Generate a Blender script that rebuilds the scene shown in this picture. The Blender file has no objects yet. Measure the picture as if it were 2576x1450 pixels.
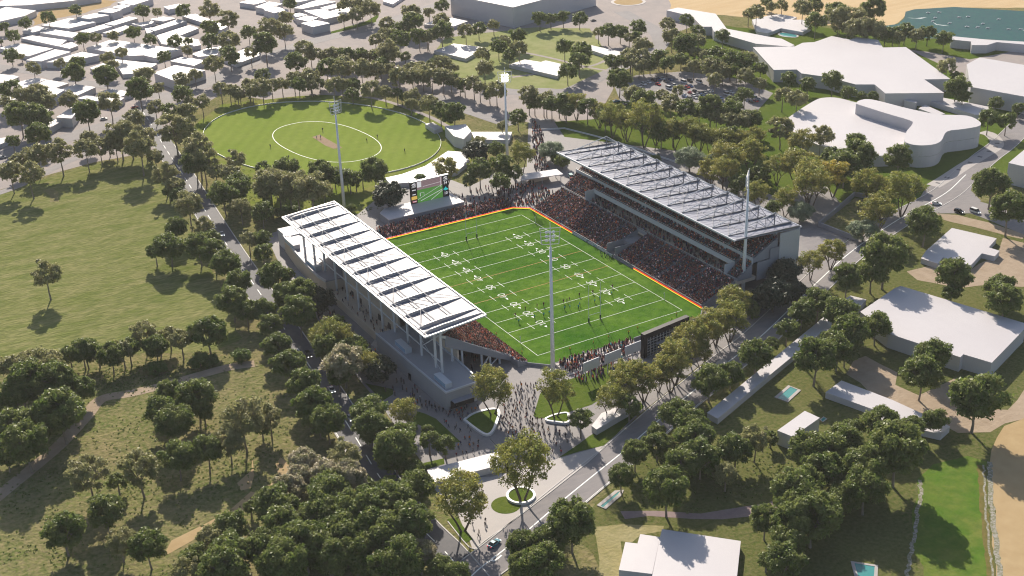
import bpy, bmesh, math, random
import numpy as np
from mathutils import Vector, Matrix
random.seed(7); RNG = np.random.default_rng(7)
SC = bpy.context.scene
COL = SC.collection
# ---------------------------------------------------------------- camera
CAM = np.array([-248.48, -417.42, 224.35]); FPX = 3155.9; YAW, PIT, ROL = 0.5220, 0.4410, -0.0340
q_yaw, q_pit, q_rol = YAW, PIT, ROL
FW = np.array([math.sin(YAW)*math.cos(PIT), math.cos(YAW)*math.cos(PIT), -math.sin(PIT)])
R0 = np.array([math.cos(YAW), -math.sin(YAW), 0.0]); U0 = np.cross(R0, FW)
RT = math.cos(ROL)*R0 + math.sin(ROL)*U0; UP = -math.sin(ROL)*R0 + math.cos(ROL)*U0
cam = bpy.data.cameras.new('camera'); camo = bpy.data.objects.new('camera', cam); COL.objects.link(camo)
cam.sensor_fit = 'HORIZONTAL'; cam.sensor_width = 36.0; cam.lens = FPX/2576*36.0
cam.clip_start = 1.0; cam.clip_end = 9000.0
camo.matrix_world = Matrix(((RT[0], UP[0], -FW[0], CAM[0]), (RT[1], UP[1], -FW[1], CAM[1]), (RT[2], UP[2], -FW[2], CAM[2]), (0, 0, 0, 1)))
SC.camera = camo
# ---------------------------------------------------------------- light
SUN_EL, SUN_AZ = math.radians(31.0), math.radians(20.0)      # azimuth from +Y towards +X
W = bpy.data.worlds.new('World'); SC.world = W; W.use_nodes = True
nt = W.node_tree; bg = nt.nodes['Background']
sky = nt.nodes.new('ShaderNodeTexSky'); sky.sky_type = 'NISHITA'; sky.sun_disc = False
sky.sun_elevation = SUN_EL; sky.sun_rotation = SUN_AZ; sky.air_density = 1.0; sky.dust_density = 1.5
nt.links.new(sky.outputs[0], bg.inputs[0]); bg.inputs[1].default_value = 0.088
sl = bpy.data.lights.new('sun', 'SUN'); sl.energy = 5.0; sl.angle = math.radians(0.6); sl.color = (1.0, 0.90, 0.77)
so = bpy.data.objects.new('sun', sl); COL.objects.link(so)
dirv = Vector((-math.sin(SUN_AZ)*math.cos(SUN_EL), -math.cos(SUN_AZ)*math.cos(SUN_EL), -math.sin(SUN_EL)))
so.rotation_euler = dirv.to_track_quat('-Z', 'Y').to_euler(); so.location = (0, 0, 400)
SC.view_settings.view_transform = 'Standard'; SC.view_settings.look = 'None'
SC.view_settings.exposure = 0.54; SC.view_settings.gamma = 1.0
SC.render.engine = 'CYCLES'
try:
    SC.cycles.use_denoising = True; SC.cycles.filter_width = 1.15; SC.cycles.max_bounces = 7; SC.cycles.diffuse_bounces = 4; SC.cycles.glossy_bounces = 2
    SC.cycles.transmission_bounces = 3; SC.cycles.transparent_max_bounces = 4; SC.cycles.volume_bounces = 0
except Exception: pass
# ---------------------------------------------------------------- photo -> world
def un(u, v, h=0.0):
    d = FW + RT*((u-1288)/FPX) - UP*((v-725)/FPX); t = (h-CAM[2])/d[2]
    return CAM + t*d
def mag(p): return FPX/float((np.asarray(p)-CAM) @ FW)
def D(i, j, x, y): return i*644+x/3.9986, j*362.55+y/3.9986        # enlarged tile -> whole photo
def G(i, j, pts, h=0.0): return [tuple(un(*D(i, j, x, y), h)[:2]) for x, y in pts]
def GD(pts, h=0.0): return [tuple(un(u, v, h)[:2]) for u, v in pts]
# ---------------------------------------------------------------- materials
def nd(t, typ, **kw):
    n = t.nodes.new(typ)
    for k, v in kw.items(): setattr(n, k, v)
    return n
def mat(name, col, rough=0.6, spec=0.3, metal=0.0, emit=None, es=0.0):
    m = bpy.data.materials.new(name); m.use_nodes = True; b = m.node_tree.nodes['Principled BSDF']
    b.inputs['Base Color'].default_value = (*col, 1); b.inputs['Roughness'].default_value = rough
    b.inputs['Specular IOR Level'].default_value = spec; b.inputs['Metallic'].default_value = metal
    if emit: b.inputs['Emission Color'].default_value = (*emit, 1); b.inputs['Emission Strength'].default_value = es
    return m
def noisy(name, stops, scales, rough=0.95, spec=0.0, bump=0.0, bscale=1.0, stretch=None, stripe=None, detail=4.0, ramp=(0.3, 0.7)):
    """mix of two or three colours by noises at several scales (metres)"""
    m = bpy.data.materials.new(name); m.use_nodes = True; t = m.node_tree; b = t.nodes['Principled BSDF']
    b.inputs['Roughness'].default_value = rough; b.inputs['Specular IOR Level'].default_value = spec
    tc = nd(t, 'ShaderNodeTexCoord'); src = tc.outputs['Object']
    if stretch:
        mp = nd(t, 'ShaderNodeMapping'); mp.inputs['Scale'].default_value = stretch[0]; mp.inputs['Rotation'].default_value = (0, 0, stretch[1])
        t.links.new(src, mp.inputs[0]); src2 = mp.outputs[0]
    else: src2 = src
    prev = None
    for k, s in enumerate(scales):
        n = nd(t, 'ShaderNodeTexNoise'); n.inputs['Scale'].default_value = s; n.inputs['Detail'].default_value = detail
        n.inputs['Roughness'].default_value = 0.62
        t.links.new(src2 if k else src, n.inputs['Vector'])
        cr = nd(t, 'ShaderNodeValToRGB'); cr.color_ramp.elements[0].position = ramp[0]; cr.color_ramp.elements[1].position = ramp[1]
        t.links.new(n.outputs['Fac'], cr.inputs[0])
        mx = nd(t, 'ShaderNodeMix', data_type='RGBA')
        if prev is None: mx.inputs[6].default_value = (*stops[0], 1)
        else: t.links.new(prev, mx.inputs[6])
        mx.inputs[7].default_value = (*stops[min(k+1, len(stops)-1)], 1)
        if k >= 1:
            ml = nd(t, 'ShaderNodeMath', operation='MULTIPLY'); ml.inputs[1].default_value = 0.6
            t.links.new(cr.outputs[0], ml.inputs[0]); t.links.new(ml.outputs[0], mx.inputs[0])
        else: t.links.new(cr.outputs[0], mx.inputs[0])
        prev = mx.outputs[2]
    if stripe:      # mown bands: (direction angle, wavelength, factor)
        mp = nd(t, 'ShaderNodeMapping'); mp.inputs['Rotation'].default_value = (0, 0, stripe[0]); t.links.new(src, mp.inputs[0])
        wv = nd(t, 'ShaderNodeTexWave', wave_type='BANDS', bands_direction='X'); wv.inputs['Scale'].default_value = 0.314/stripe[1]
        wv.inputs['Distortion'].default_value = 0.6
        t.links.new(mp.outputs[0], wv.inputs[0])
        mx = nd(t, 'ShaderNodeMix', data_type='RGBA', blend_type='MULTIPLY'); t.links.new(prev, mx.inputs[6])
        mr = nd(t, 'ShaderNodeMapRange'); mr.inputs[3].default_value = stripe[2]; mr.inputs[4].default_value = 1.0
        t.links.new(wv.outputs['Fac'], mr.inputs[0]); cc = nd(t, 'ShaderNodeCombineColor')
        for i in range(3): t.links.new(mr.outputs[0], cc.inputs[i])
        t.links.new(cc.outputs[0], mx.inputs[7]); mx.inputs[0].default_value = 1.0; prev = mx.outputs[2]
    t.links.new(prev, b.inputs['Base Color'])
    if bump:
        n = nd(t, 'ShaderNodeTexNoise'); n.inputs['Scale'].default_value = bscale; n.inputs['Detail'].default_value = 3
        t.links.new(src2, n.inputs['Vector']); bp = nd(t, 'ShaderNodeBump'); bp.inputs['Strength'].default_value = bump
        bp.inputs['Distance'].default_value = 0.5; t.links.new(n.outputs['Fac'], bp.inputs['Height']); t.links.new(bp.outputs[0], b.inputs['Normal'])
    return m
M = {}
M['meadow'] = noisy('meadow_grass', [(.205,.22,.075), (.14,.17,.045), (.34,.30,.15), (.08,.11,.028)], [.02, .11, .5], bump=1.0, bscale=.6, stretch=((.5, 1.6, 1), .5), ramp=(.38, .62), detail=6)
M['rough'] = noisy('rough_grass', [(.125,.16,.042), (.23,.20,.095), (.05,.085,.018), (.31,.25,.14)], [.03, .13, .6], bump=1.0, bscale=.7, ramp=(.38, .62), detail=6)
M['lawn'] = noisy('green_lawn', [(.085,.135,.022), (.14,.165,.036), (.05,.095,.013)], [.05, .4], bump=.4, bscale=1.2)
M['parkgrass'] = noisy('park_grass', [(.27,.31,.125), (.37,.35,.19), (.18,.22,.07)], [.03, .15], bump=.3, bscale=.7)
M['oval'] = noisy('oval_turf', [(.20,.265,.05), (.245,.295,.068), (.16,.225,.036)], [.03, .3], stripe=(math.radians(35), 7, .93))
M['pitch'] = noisy('pitch_turf', [(.048,.140,.014), (.145,.245,.034), (.030,.090,.011)], [.019, .25], bump=.3, bscale=2, detail=6, ramp=(.34, .66))
M['pond'] = noisy('bright_grass', [(.07,.18,.018), (.22,.22,.06), (.04,.11,.014)], [.05, .25], bump=.3)
M['sub'] = noisy('pale_paving', [(.33,.29,.275), (.26,.24,.235), (.40,.34,.31)], [.02, .12], rough=.85, spec=.1)
M['sand'] = noisy('sand', [(.58,.43,.25), (.50,.36,.20), (.66,.52,.33)], [.012, .08], stretch=((.3, 2, 1), .3))
M['sanddark'] = noisy('sand_track', [(.43,.315,.175), (.37,.265,.14), (.50,.38,.22)], [.03, .2])
M['dirt'] = noisy('bare_earth', [(.38,.30,.22), (.30,.23,.16), (.46,.37,.28)], [.05, .3], bump=.4)
M['water'] = noisy('lake_water', [(.022,.085,.095), (.015,.06,.085), (.02,.12,.10)], [.01, .2], rough=.6, spec=.05)
M['plaza'] = noisy('plaza_paving', [(.245,.23,.23), (.20,.19,.195), (.29,.27,.26)], [.06, .6], rough=.7, spec=.2)
M['plazalight'] = noisy('light_paving', [(.47,.435,.41), (.41,.38,.365)], [.1, .7], rough=.7, spec=.2)
M['asphalt'] = noisy('asphalt', [(.115,.115,.125), (.085,.085,.095), (.15,.145,.15)], [.05, .5], rough=.75, spec=.25)
M['asphaltpale'] = noisy('worn_asphalt', [(.25,.235,.24), (.19,.18,.185), (.31,.285,.275)], [.04, .35], rough=.8, spec=.15, stretch=((.4, 1.5, 1), .6))
M['white'] = noisy('white_wall', [(.56,.545,.56), (.52,.505,.525)], [.05], rough=.55, spec=.2)
M['roofwhite'] = noisy('white_roof', [(.58,.555,.565), (.53,.505,.52)], [.03, .25], rough=.5, spec=.25)
M['line'] = mat('white_line_paint', (.82, .84, .82), .6)
M['orange'] = mat('orange_line_paint', (.62, .14, .03), .6)
M['kerb'] = mat('kerb_concrete', (.52, .50, .48), .7)
M['concrete'] = noisy('grey_concrete', [(.30,.305,.33), (.26,.265,.29)], [.1, .5], rough=.7)
M['beige'] = noisy('beige_wall', [(.64,.54,.43), (.58,.49,.40)], [.08, .5], rough=.7)  # base colour raised to carry the warm lamplight of the concourse
M['steelw'] = mat('white_steel', (.66, .66, .67), .35, .5)
M['steelp'] = mat('pale_steel', (.56, .58, .62), .4, .5)
M['steeld'] = mat('dark_steel', (.115, .125, .15), .45, .5)
M['roofw'] = noisy('west_roof_sheet', [(.29,.285,.315), (.24,.235,.27)], [.06, .5], rough=.5, spec=.2)
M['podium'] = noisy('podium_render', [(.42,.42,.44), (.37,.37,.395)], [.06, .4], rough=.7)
M['steelm'] = mat('grey_steel', (.40, .39, .40), .45, .4)
M['polew'] = mat('pole_paint', (.80, .81, .84), .4, .4)
M['roofe'] = noisy('east_roof_sheet', [(.34,.35,.41), (.29,.30,.36)], [.08, .6], rough=.45, spec=.25)
M['black'] = mat('black_panel', (.012, .012, .014), .5)
M['rubber'] = mat('tyre_rubber', (.02, .02, .02), .8)
M['glass'] = mat('dark_glass', (.02, .03, .04), .08, .6)
M['glassb'] = mat('blue_glass', (.30, .42, .55), .1, .6)
M['bark'] = noisy('bark', [(.10,.08,.065), (.16,.135,.11)], [.8], rough=.9)
M['barkpale'] = noisy('pale_bark', [(.20,.165,.14), (.30,.26,.22)], [.6], rough=.9)
M['poolw'] = mat('pool_water', (.06, .28, .27), .12, .4)
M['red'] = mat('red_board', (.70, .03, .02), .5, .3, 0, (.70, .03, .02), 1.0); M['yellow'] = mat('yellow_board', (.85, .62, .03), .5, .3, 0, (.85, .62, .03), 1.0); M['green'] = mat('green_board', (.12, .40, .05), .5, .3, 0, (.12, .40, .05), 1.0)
M['lampon'] = mat('lit_lamp', (.9, .9, .85), .3, emit=(1, .97, .85), es=4.0)
M['lamp'] = mat('lamp_face', (.75, .78, .82), .25, .5)
M['headl'] = mat('headlight_on', (.9, .9, .9), .3, emit=(1, .98, .92), es=2.0)
M['taill'] = mat('tail_light', (.55, .01, .02), .3, emit=(1, .02, .04), es=0.7)
M['chrome'] = mat('wheel_rim', (.45, .45, .47), .3, .5, .8)
def objcolor(name, rough=.6, spec=.3):
    m = mat(name, (1, 1, 1), rough, spec); t = m.node_tree; oi = nd(t, 'ShaderNodeObjectInfo')
    t.links.new(oi.outputs['Color'], t.nodes['Principled BSDF'].inputs['Base Color']); return m
M['shirt'] = objcolor('shirt_cloth', .8, .1); M['paint'] = objcolor('car_paint', .25, .5)
M['skin'] = mat('skin', (.42, .26, .18), .6); M['trouser'] = mat('trouser_cloth', (.03, .032, .042), .8, .1); M['hair'] = mat('hair', (.035, .025, .02), .7)
def attrmat(name):
    m = mat(name, (1, 1, 1), .8, .1); t = m.node_tree; a = nd(t, 'ShaderNodeAttribute'); a.attribute_name = 'col'
    t.links.new(a.outputs['Color'], t.nodes['Principled BSDF'].inputs['Base Color']); return m
M['crowd'] = attrmat('crowd_clothing')
def leafmat(name, a, b, c, rough=.45, spec=.28, trans=.48):
    m = bpy.data.materials.new(name); m.use_nodes = True; t = m.node_tree; p = t.nodes['Principled BSDF']; out = t.nodes['Material Output']
    oi = nd(t, 'ShaderNodeObjectInfo'); tc = nd(t, 'ShaderNodeTexCoord')
    mx = nd(t, 'ShaderNodeMix', data_type='RGBA'); mx.inputs[6].default_value = (*a, 1); mx.inputs[7].default_value = (*b, 1)
    t.links.new(oi.outputs['Random'], mx.inputs[0])
    n = nd(t, 'ShaderNodeTexNoise'); n.inputs['Scale'].default_value = 2.6; n.inputs['Detail'].default_value = 2; t.links.new(tc.outputs['Object'], n.inputs['Vector'])
    cr = nd(t, 'ShaderNodeValToRGB'); cr.color_ramp.elements[0].position = .42; cr.color_ramp.elements[1].position = .66; t.links.new(n.outputs['Fac'], cr.inputs[0])
    m2 = nd(t, 'ShaderNodeMix', data_type='RGBA'); t.links.new(mx.outputs[2], m2.inputs[6]); m2.inputs[7].default_value = (*c, 1); t.links.new(cr.outputs[0], m2.inputs[0])
    t.links.new(m2.outputs[2], p.inputs['Base Color']); p.inputs['Roughness'].default_value = rough; p.inputs['Specular IOR Level'].default_value = spec
    tr = nd(t, 'ShaderNodeBsdfTranslucent'); t.links.new(m2.outputs[2], tr.inputs[0])
    ms = nd(t, 'ShaderNodeMixShader'); ms.inputs[0].default_value = trans
    t.links.new(p.outputs[0], ms.inputs[1]); t.links.new(tr.outputs[0], ms.inputs[2]); t.links.new(ms.outputs[0], out.inputs[0])
    return m
M['leaf_g'] = leafmat('gum_leaves', (.125,.185,.036), (.165,.215,.052), (.25,.28,.085))
M['leaf_o'] = leafmat('olive_leaves', (.25,.265,.092), (.30,.305,.125), (.42,.39,.20))
M['leaf_w'] = leafmat('wattle_leaves', (.33,.33,.075), (.40,.36,.10), (.20,.24,.06))
M['leaf_d'] = leafmat('dark_leaves', (.045,.065,.035), (.06,.075,.04), (.08,.095,.045), trans=.2)
M['leaf_p'] = leafmat('pale_leaves', (.24,.31,.19), (.26,.32,.20), (.36,.41,.27))
M['leaf_f'] = leafmat('flowering_leaves', (.50,.44,.29), (.56,.50,.36), (.20,.22,.08))
M['leaf_y'] = leafmat('yellow_leaves', (.55,.44,.09), (.60,.48,.10), (.27,.28,.07))
M['leaf_s'] = leafmat('shrub_leaves', (.10,.19,.035), (.15,.22,.05), (.20,.25,.07))
# ---------------------------------------------------------------- object helpers
def tag(o, label=None, cat=None, group=None, kind=None):
    if label: o['label'] = label
    if cat: o['category'] = cat
    if group: o['group'] = group
    if kind: o['kind'] = kind
    return o
def empty(name, loc=(0, 0, 0), rz=0.0):
    o = bpy.data.objects.new(name, None); o.empty_display_size = .5; COL.objects.link(o); o.location = loc; o.rotation_euler = (0, 0, rz); return o
class MB:
    def __init__(s): s.v = []; s.f = []; s.m = []
    def add(s, vs, fs, mi=0):
        o = len(s.v); s.v += [tuple(float(c) for c in p) for p in vs]; s.f += [tuple(i+o for i in f) for f in fs]; s.m += [mi]*len(fs); return s
    def hexa(s, p, mi=0):      # 8 points: bottom ring, top ring
        return s.add(p, [(3, 2, 1, 0), (4, 5, 6, 7), (0, 1, 5, 4), (1, 2, 6, 5), (2, 3, 7, 6), (3, 0, 4, 7)], mi)
    def box(s, x0, x1, y0, y1, z0, z1, mi=0):
        return s.hexa([(x0, y0, z0), (x1, y0, z0), (x1, y1, z0), (x0, y1, z0), (x0, y0, z1), (x1, y0, z1), (x1, y1, z1), (x0, y1, z1)], mi)
    def bar(s, p, q, w=.2, h=None, mi=0):
        h = h or w; p, q = Vector(p), Vector(q); d = (q-p).normalized(); u = Vector((0, 0, 1)) if abs(d.z) < .95 else Vector((1, 0, 0))
        a = d.cross(u).normalized()*(w/2); b = a.cross(d).normalized()*(h/2)
        return s.hexa([p-a-b, p+a-b, q+a-b, q-a-b, p-a+b, p+a+b, q+a+b, q-a+b], mi)
    def tube(s, p, q, r0, r1=None, n=8, mi=0, cap=True):
        r1 = r0 if r1 is None else r1; p, q = Vector(p), Vector(q); d = (q-p).normalized(); u = Vector((0, 0, 1)) if abs(d.z) < .9 else Vector((1, 0, 0))
        a = d.cross(u).normalized(); b = a.cross(d).normalized(); vs = []
        for c, r in ((p, r0), (q, r1)):
            for k in range(n): t = 2*math.pi*k/n; vs.append(c+a*(r*math.cos(t))+b*(r*math.sin(t)))
        fs = [(k, (k+1) % n, n+(k+1) % n, n+k) for k in range(n)]
        if cap: fs += [tuple(range(n-1, -1, -1)), tuple(range(n, 2*n))]
        return s.add(vs, fs, mi)
    def prism(s, poly, z0, z1, mi=0, top=True, bottom=False, tmi=None):
        a = sum(poly[i][0]*poly[(i+1) % len(poly)][1]-poly[(i+1) % len(poly)][0]*poly[i][1] for i in range(len(poly)))
        if a < 0: poly = poly[::-1]
        n = len(poly); s.add([(x, y, z0) for x, y in poly]+[(x, y, z1) for x, y in poly], [(k, (k+1) % n, n+(k+1) % n, n+k) for k in range(n)], mi)
        if top: s.add([(x, y, z1) for x, y in poly], [tuple(range(n))], mi if tmi is None else tmi)
        if bottom: s.add([(x, y, z0) for x, y in poly], [tuple(range(n-1, -1, -1))], mi)
        return s
    def prof(s, pr, y0, y1, mi=0):          # profile in XZ extruded along Y
        n = len(pr); s.add([(x, y0, z) for x, z in pr]+[(x, y1, z) for x, z in pr], [(k, (k+1) % n, n+(k+1) % n, n+k) for k in range(n)]+[tuple(range(n-1, -1, -1)), tuple(range(n, 2*n))], mi); return s
    def sheet(s, poly, z, mi=0):
        a = sum(poly[i][0]*poly[(i+1) % len(poly)][1]-poly[(i+1) % len(poly)][0]*poly[i][1] for i in range(len(poly)))
        if a < 0: poly = poly[::-1]
        return s.add([(x, y, z) for x, y in poly], [tuple(range(len(poly)))], mi)
    def build(s, name, mats, parent=None, smooth=False):
        me = bpy.data.meshes.new(name); me.from_pydata(s.v, [], s.f)
        if not isinstance(mats, (list, tuple)): mats = [mats]
        for m in mats: me.materials.append(m)
        if len(mats) > 1: me.polygons.foreach_set('material_index', s.m)
        bm = bmesh.new(); bm.from_mesh(me)
        bmesh.ops.recalc_face_normals(bm, faces=bm.faces)
        if any(len(f.verts) > 4 for f in bm.faces): bmesh.ops.triangulate(bm, faces=[f for f in bm.faces if len(f.verts) > 4])
        bm.to_mesh(me); bm.free()
        if smooth: me.polygons.foreach_set('use_smooth', [True]*len(me.polygons))
        o = bpy.data.objects.new(name, me); COL.objects.link(o)
        if parent: o.parent = parent
        return o
def smooth_line(pts, n=8):
    pts = [np.array(p[:2], float) for p in pts]; out = []
    P_ = [2*pts[0]-pts[1]]+pts+[2*pts[-1]-pts[-2]]
    for i in range(1, len(P_)-2):
        a, b, c, d = P_[i-1:i+3]
        for k in range(n):
            t = k/n; out.append(.5*((2*b)+(-a+c)*t+(2*a-5*b+4*c-d)*t*t+(-a+3*b-3*c+d)*t**3))
    out.append(pts[-1]); return out
def offset(line, d):
    out = []
    for i, p in enumerate(line):
        a = line[max(0, i-1)]; b = line[min(len(line)-1, i+1)]; t = (b-a)/np.linalg.norm(b-a); out.append(p+np.array([t[1], -t[0]])*d)
    return out
def ribbon(mb, line, d0, d1, z, mi=0):
    A = offset(line, d0); B = offset(line, d1); n = len(line)
    mb.add([(*p, z) for p in A]+[(*p, z) for p in B], [(k, k+1, n+k+1, n+k) for k in range(n-1)], mi); return mb
def kerb(mb, line, d, w=.35, h=.14, z=0.0, mi=0):
    A = offset(line, d-w/2); B = offset(line, d+w/2); n = len(line)
    mb.add([(*p, z+h) for p in A]+[(*p, z+h) for p in B]+[(*p, z-.05) for p in A]+[(*p, z-.05) for p in B],
           [(k, k+1, n+k+1, n+k) for k in range(n-1)]+[(k, k+1, 2*n+k+1, 2*n+k) for k in range(n-1)]+[(n+k, n+k+1, 3*n+k+1, 3*n+k) for k in range(n-1)], mi); return mb
def struct(name, mb, m, label=None):
    o = mb.build(name, m); tag(o, label, None, None, 'structure'); return o
def npmesh(name, V, F, mats, mi=None, col=None, smooth=False):
    me = bpy.data.meshes.new(name); V = np.asarray(V, np.float32); F = np.asarray(F, np.int32); k = F.shape[1]
    me.vertices.add(len(V)); me.vertices.foreach_set('co', V.ravel()); me.loops.add(F.size); me.loops.foreach_set('vertex_index', F.ravel())
    me.polygons.add(len(F)); me.polygons.foreach_set('loop_start', np.arange(len(F), dtype=np.int32)*k)
    try: me.polygons.foreach_set('loop_total', np.full(len(F), k, np.int32))
    except Exception: pass
    for m in (mats if isinstance(mats, (list, tuple)) else [mats]): me.materials.append(m)
    if mi is not None: me.polygons.foreach_set('material_index', np.asarray(mi, np.int32))
    if smooth: me.polygons.foreach_set('use_smooth', np.ones(len(F), bool))
    me.update(calc_edges=True)
    if col is not None:
        at = me.color_attributes.new('col', 'FLOAT_COLOR', 'POINT'); at.data.foreach_set('color', np.asarray(col, np.float32).ravel())
    return me
ORD = ['first', 'second', 'third', 'fourth', 'fifth', 'sixth', 'seventh', 'eighth', 'ninth', 'tenth', 'eleventh', 'twelfth', 'thirteenth', 'fourteenth', 'fifteenth', 'sixteenth']
def pix(p):
    d = np.asarray(p, float)-CAM; z = d @ FW; return 1288+FPX*(d @ RT)/z, 725-FPX*(d @ UP)/z
# ================================================================ ground
def S7(pts, h=0.0): return GD([((1600+x/3.22)/1.5528, (1500+y/3.22)/1.5528) for x, y in pts], h)
g = MB(); N = 40
for i in range(N):
    for j in range(N):
        x0, x1, y0, y1 = [-4000+8000*k/N for k in (i, i+1)]+[-2500+8000*k/N for k in (j, j+1)]
        g.add([(x0, y0, 0), (x1, y0, 0), (x1, y1, 0), (x0, y1, 0)], [(0, 1, 2, 3)])
struct('ground', g, M['rough'], 'rough dry grass ground')
def ragged(poly, step=7.0, amp=1.3):
    rg_ = random.Random(len(poly)*31+int(abs(poly[0][0]))); out = []
    for k, p in enumerate(poly):
        q = poly[(k+1) % len(poly)]; d = math.hypot(q[0]-p[0], q[1]-p[1]); n = max(1, min(40, int(d/step)))
        for m_ in range(n):
            t = m_/n; a = amp*(0 if d > 600 else 1); out.append((p[0]+(q[0]-p[0])*t+rg_.uniform(-a, a), p[1]+(q[1]-p[1])*t+rg_.uniform(-a, a)))
    return out
WILD = {'meadow', 'sand', 'mall_lawn', 'east_lawn', 'park_lawn', 'oval_surround', 'dirt_ground', 'sand_track', 'bright_lawn', 'dirt_path', 'dry_grass', 'gravel_strip', 'dirt_patch', 'bare_patch'}
def area(name, poly, z, m): return struct(name, MB().sheet(ragged(poly) if name in WILD else poly, z), m)
area('meadow', GD([(-250, 540), (0, 484), (130, 444), (240, 413), (335, 398), (385, 398), (420, 470), (470, 560), (520, 660), (575, 770), (610, 850), (540, 885), (330, 890), (200, 905), (0, 935), (-350, 1020)]), .02, M['meadow'])
area('suburb_paving', GD([(-400, -200), (1800, -200), (1760, 60), (1580, 130), (1540, 230), (1500, 300), (1340, 310), (1280, 300), (1180, 290), (1100, 262), (960, 235), (740, 262), (560, 235), (470, 290), (425, 340), (388, 390), (330, 392), (240, 408), (130, 438), (0, 478), (-260, 530)]), .02, M['sub'])
area('sand', GD([(1640, -200), (3300, -300), (3300, 20), (2700, 20), (2560, 20), (2400, 20), (2290, 30), (2250, 62), (2150, 75), (2060, 60), (1980, 52), (1900, 45), (1800, 38), (1690, 22)]), .035, M['sand'])
area('lake', GD([(2217, 67), (2258, 61), (2275, 47), (2278, 30), (2300, 24), (2400, 18), (2500, 24), (2600, 30), (3000, 40), (3000, 120), (2576, 106), (2460, 98), (2380, 99), (2240, 92)]), .05, M['water'])
area('mall_lawn', GD([(1980, 55), (2230, 95), (2400, 100), (2800, 130), (2900, 420), (2420, 440), (2290, 520), (2150, 640), (2060, 700), (2010, 560), (1700, 420), (1420, 345), (1345, 310), (1500, 300), (1560, 252), (1740, 292), (1890, 285), (1800, 200), (1700, 120), (1790, 60), (1900, 75)]), .04, M['lawn'])
area('mall_forecourt', GD([(2285, 125), (2340, 132), (2440, 150), (2600, 120), (2900, 160), (2900, 300), (2440, 240), (2420, 200), (2360, 160)]), .055, M['sub'])
area('east_lawn', GD([(2290, 520), (2900, 480), (3000, 1500), (1700, 1700), (1440, 1320), (1700, 1085), (1960, 865), (2060, 700)]), .03, noisy('patchy_lawn', [(.062,.10,.018), (.125,.14,.04), (.038,.07,.013), (.24,.20,.10)], [.03, .12, .8], bump=.5, bscale=.8))
area('park_lawn', GD([(1085, 150), (1120, 95), (1330, 70), (1480, 72), (1530, 130), (1530, 190), (1440, 222), (1330, 232), (1240, 225), (1180, 200), (1130, 190)]), .05, M['parkgrass'])
area('park_lawn', G(1, 0, [(760, 320), (1130, 210), (1230, 150), (1200, 250), (1000, 330), (860, 370), (740, 372)]), .05, M['lawn'])
area('oval_surround', GD([(505, 385), (470, 330), (560, 262), (740, 243), (880, 238), (960, 250), (1100, 300), (1190, 330), (1200, 380), (1130, 470), (900, 540), (620, 520)]), .045, noisy('oval_bank', [(.16,.22,.03), (.26,.24,.09), (.11,.17,.02)], [.05, .3], bump=.3))
area('car_park', GD([(1545, 215), (1600, 190), (1720, 180), (1860, 200), (1945, 235), (1905, 280), (1760, 292), (1640, 262), (1560, 255)]), .06, M['asphaltpale'])
area('dirt_ground', G(0, 0, [(390, 120), (700, 35), (980, -10), (1180, 10), (1100, 60), (850, 130), (560, 190), (340, 260), (330, 200)]), .045, M['sanddark'])
# right side dirt and grass
area('dirt_ground', G(3, 1, [(1380, 1270), (1620, 1240), (2050, 1250), (2330, 1110), (2330, 940), (2600, 1010), (2700, 1450), (2300, 1420), (1900, 1440), (1500, 1360)]), .055, M['dirt'])
area('dirt_ground', G(3, 2, [(830, 720), (950, 690), (1290, 850), (1270, 960), (1500, 1070), (1700, 1000), (1880, 900), (2000, 1250), (2400, 1210), (2620, 1030), (2620, 1300), (2200, 1450), (1900, 1450), (1300, 1190), (1050, 1060), (930, 970), (780, 880)]), .06, M['dirt'])
area('sand_track', G(3, 3, [(2700, -200), (2400, -60), (2290, 200), (2235, 420), (2260, 800), (2330, 1500), (2900, 1600)]), .065, M['sanddark'])
area('bright_lawn', G(3, 3, [(1660, 330), (2000, 215), (2170, 300), (2165, 500), (2205, 1000), (2250, 1500), (1620, 1520), (1430, 1200), (1490, 800), (1530, 500)]), .05, M['pond'])
area('dirt_path', G(2, 3, [(1090, 790), (1450, 780), (1900, 790), (2350, 760), (2576, 690), (2700, 640), (2700, 740), (2350, 872), (1800, 882), (1400, 865), (1090, 872)]), .06, noisy('pink_gravel', [(.34,.27,.25), (.25,.19,.19)], [.3, 1.0]))
area('dry_grass', G(2, 3, [(820, 930), (1490, 925), (1520, 980), (1280, 1035), (1250, 1115), (1130, 1110), (1080, 1500), (860, 1500), (840, 1080)]), .05, noisy('straw_grass', [(.34,.29,.14), (.40,.35,.20), (.20,.20,.08)], [.08, .5], bump=.5))
area('gravel_strip', G(3, 1, [(1700, 700), (1900, 720), (2250, 800), (2575, 900), (2575, 960), (2200, 860), (1880, 790), (1740, 760)]), .055, M['dirt'])
def strip(name, i, j, pts, w, z, m):
    L = smooth_line(G(i, j, pts)); rg_ = random.Random(3); L = [p+np.array([rg_.uniform(-.35, .35), rg_.uniform(-.35, .35)]) for p in L]
    return struct(name, ribbon(MB(), L, -w/2, w/2, z), m)
chalk = noisy('pale_rubble', [(.36,.34,.30), (.20,.20,.12)], [1.2], ramp=(.42, .58)); brown = noisy('brown_verge', [(.20,.16,.06), (.12,.12,.035)], [.5])
strip('rubble_strip', 3, 3, [(1530, 480), (1535, 640), (1500, 800), (1490, 940), (1460, 1100), (1430, 1240), (1400, 1460)], 1.1, .075, chalk)
strip('rubble_strip', 3, 3, [(2235, 300), (2230, 460), (2245, 700), (2270, 950), (2300, 1150), (2330, 1480)], 1.5, .085, chalk)
strip('verge_strip', 3, 3, [(2140, 330), (2150, 480), (2170, 760), (2200, 1050), (2240, 1480)], 2.2, .08, brown)
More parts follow.
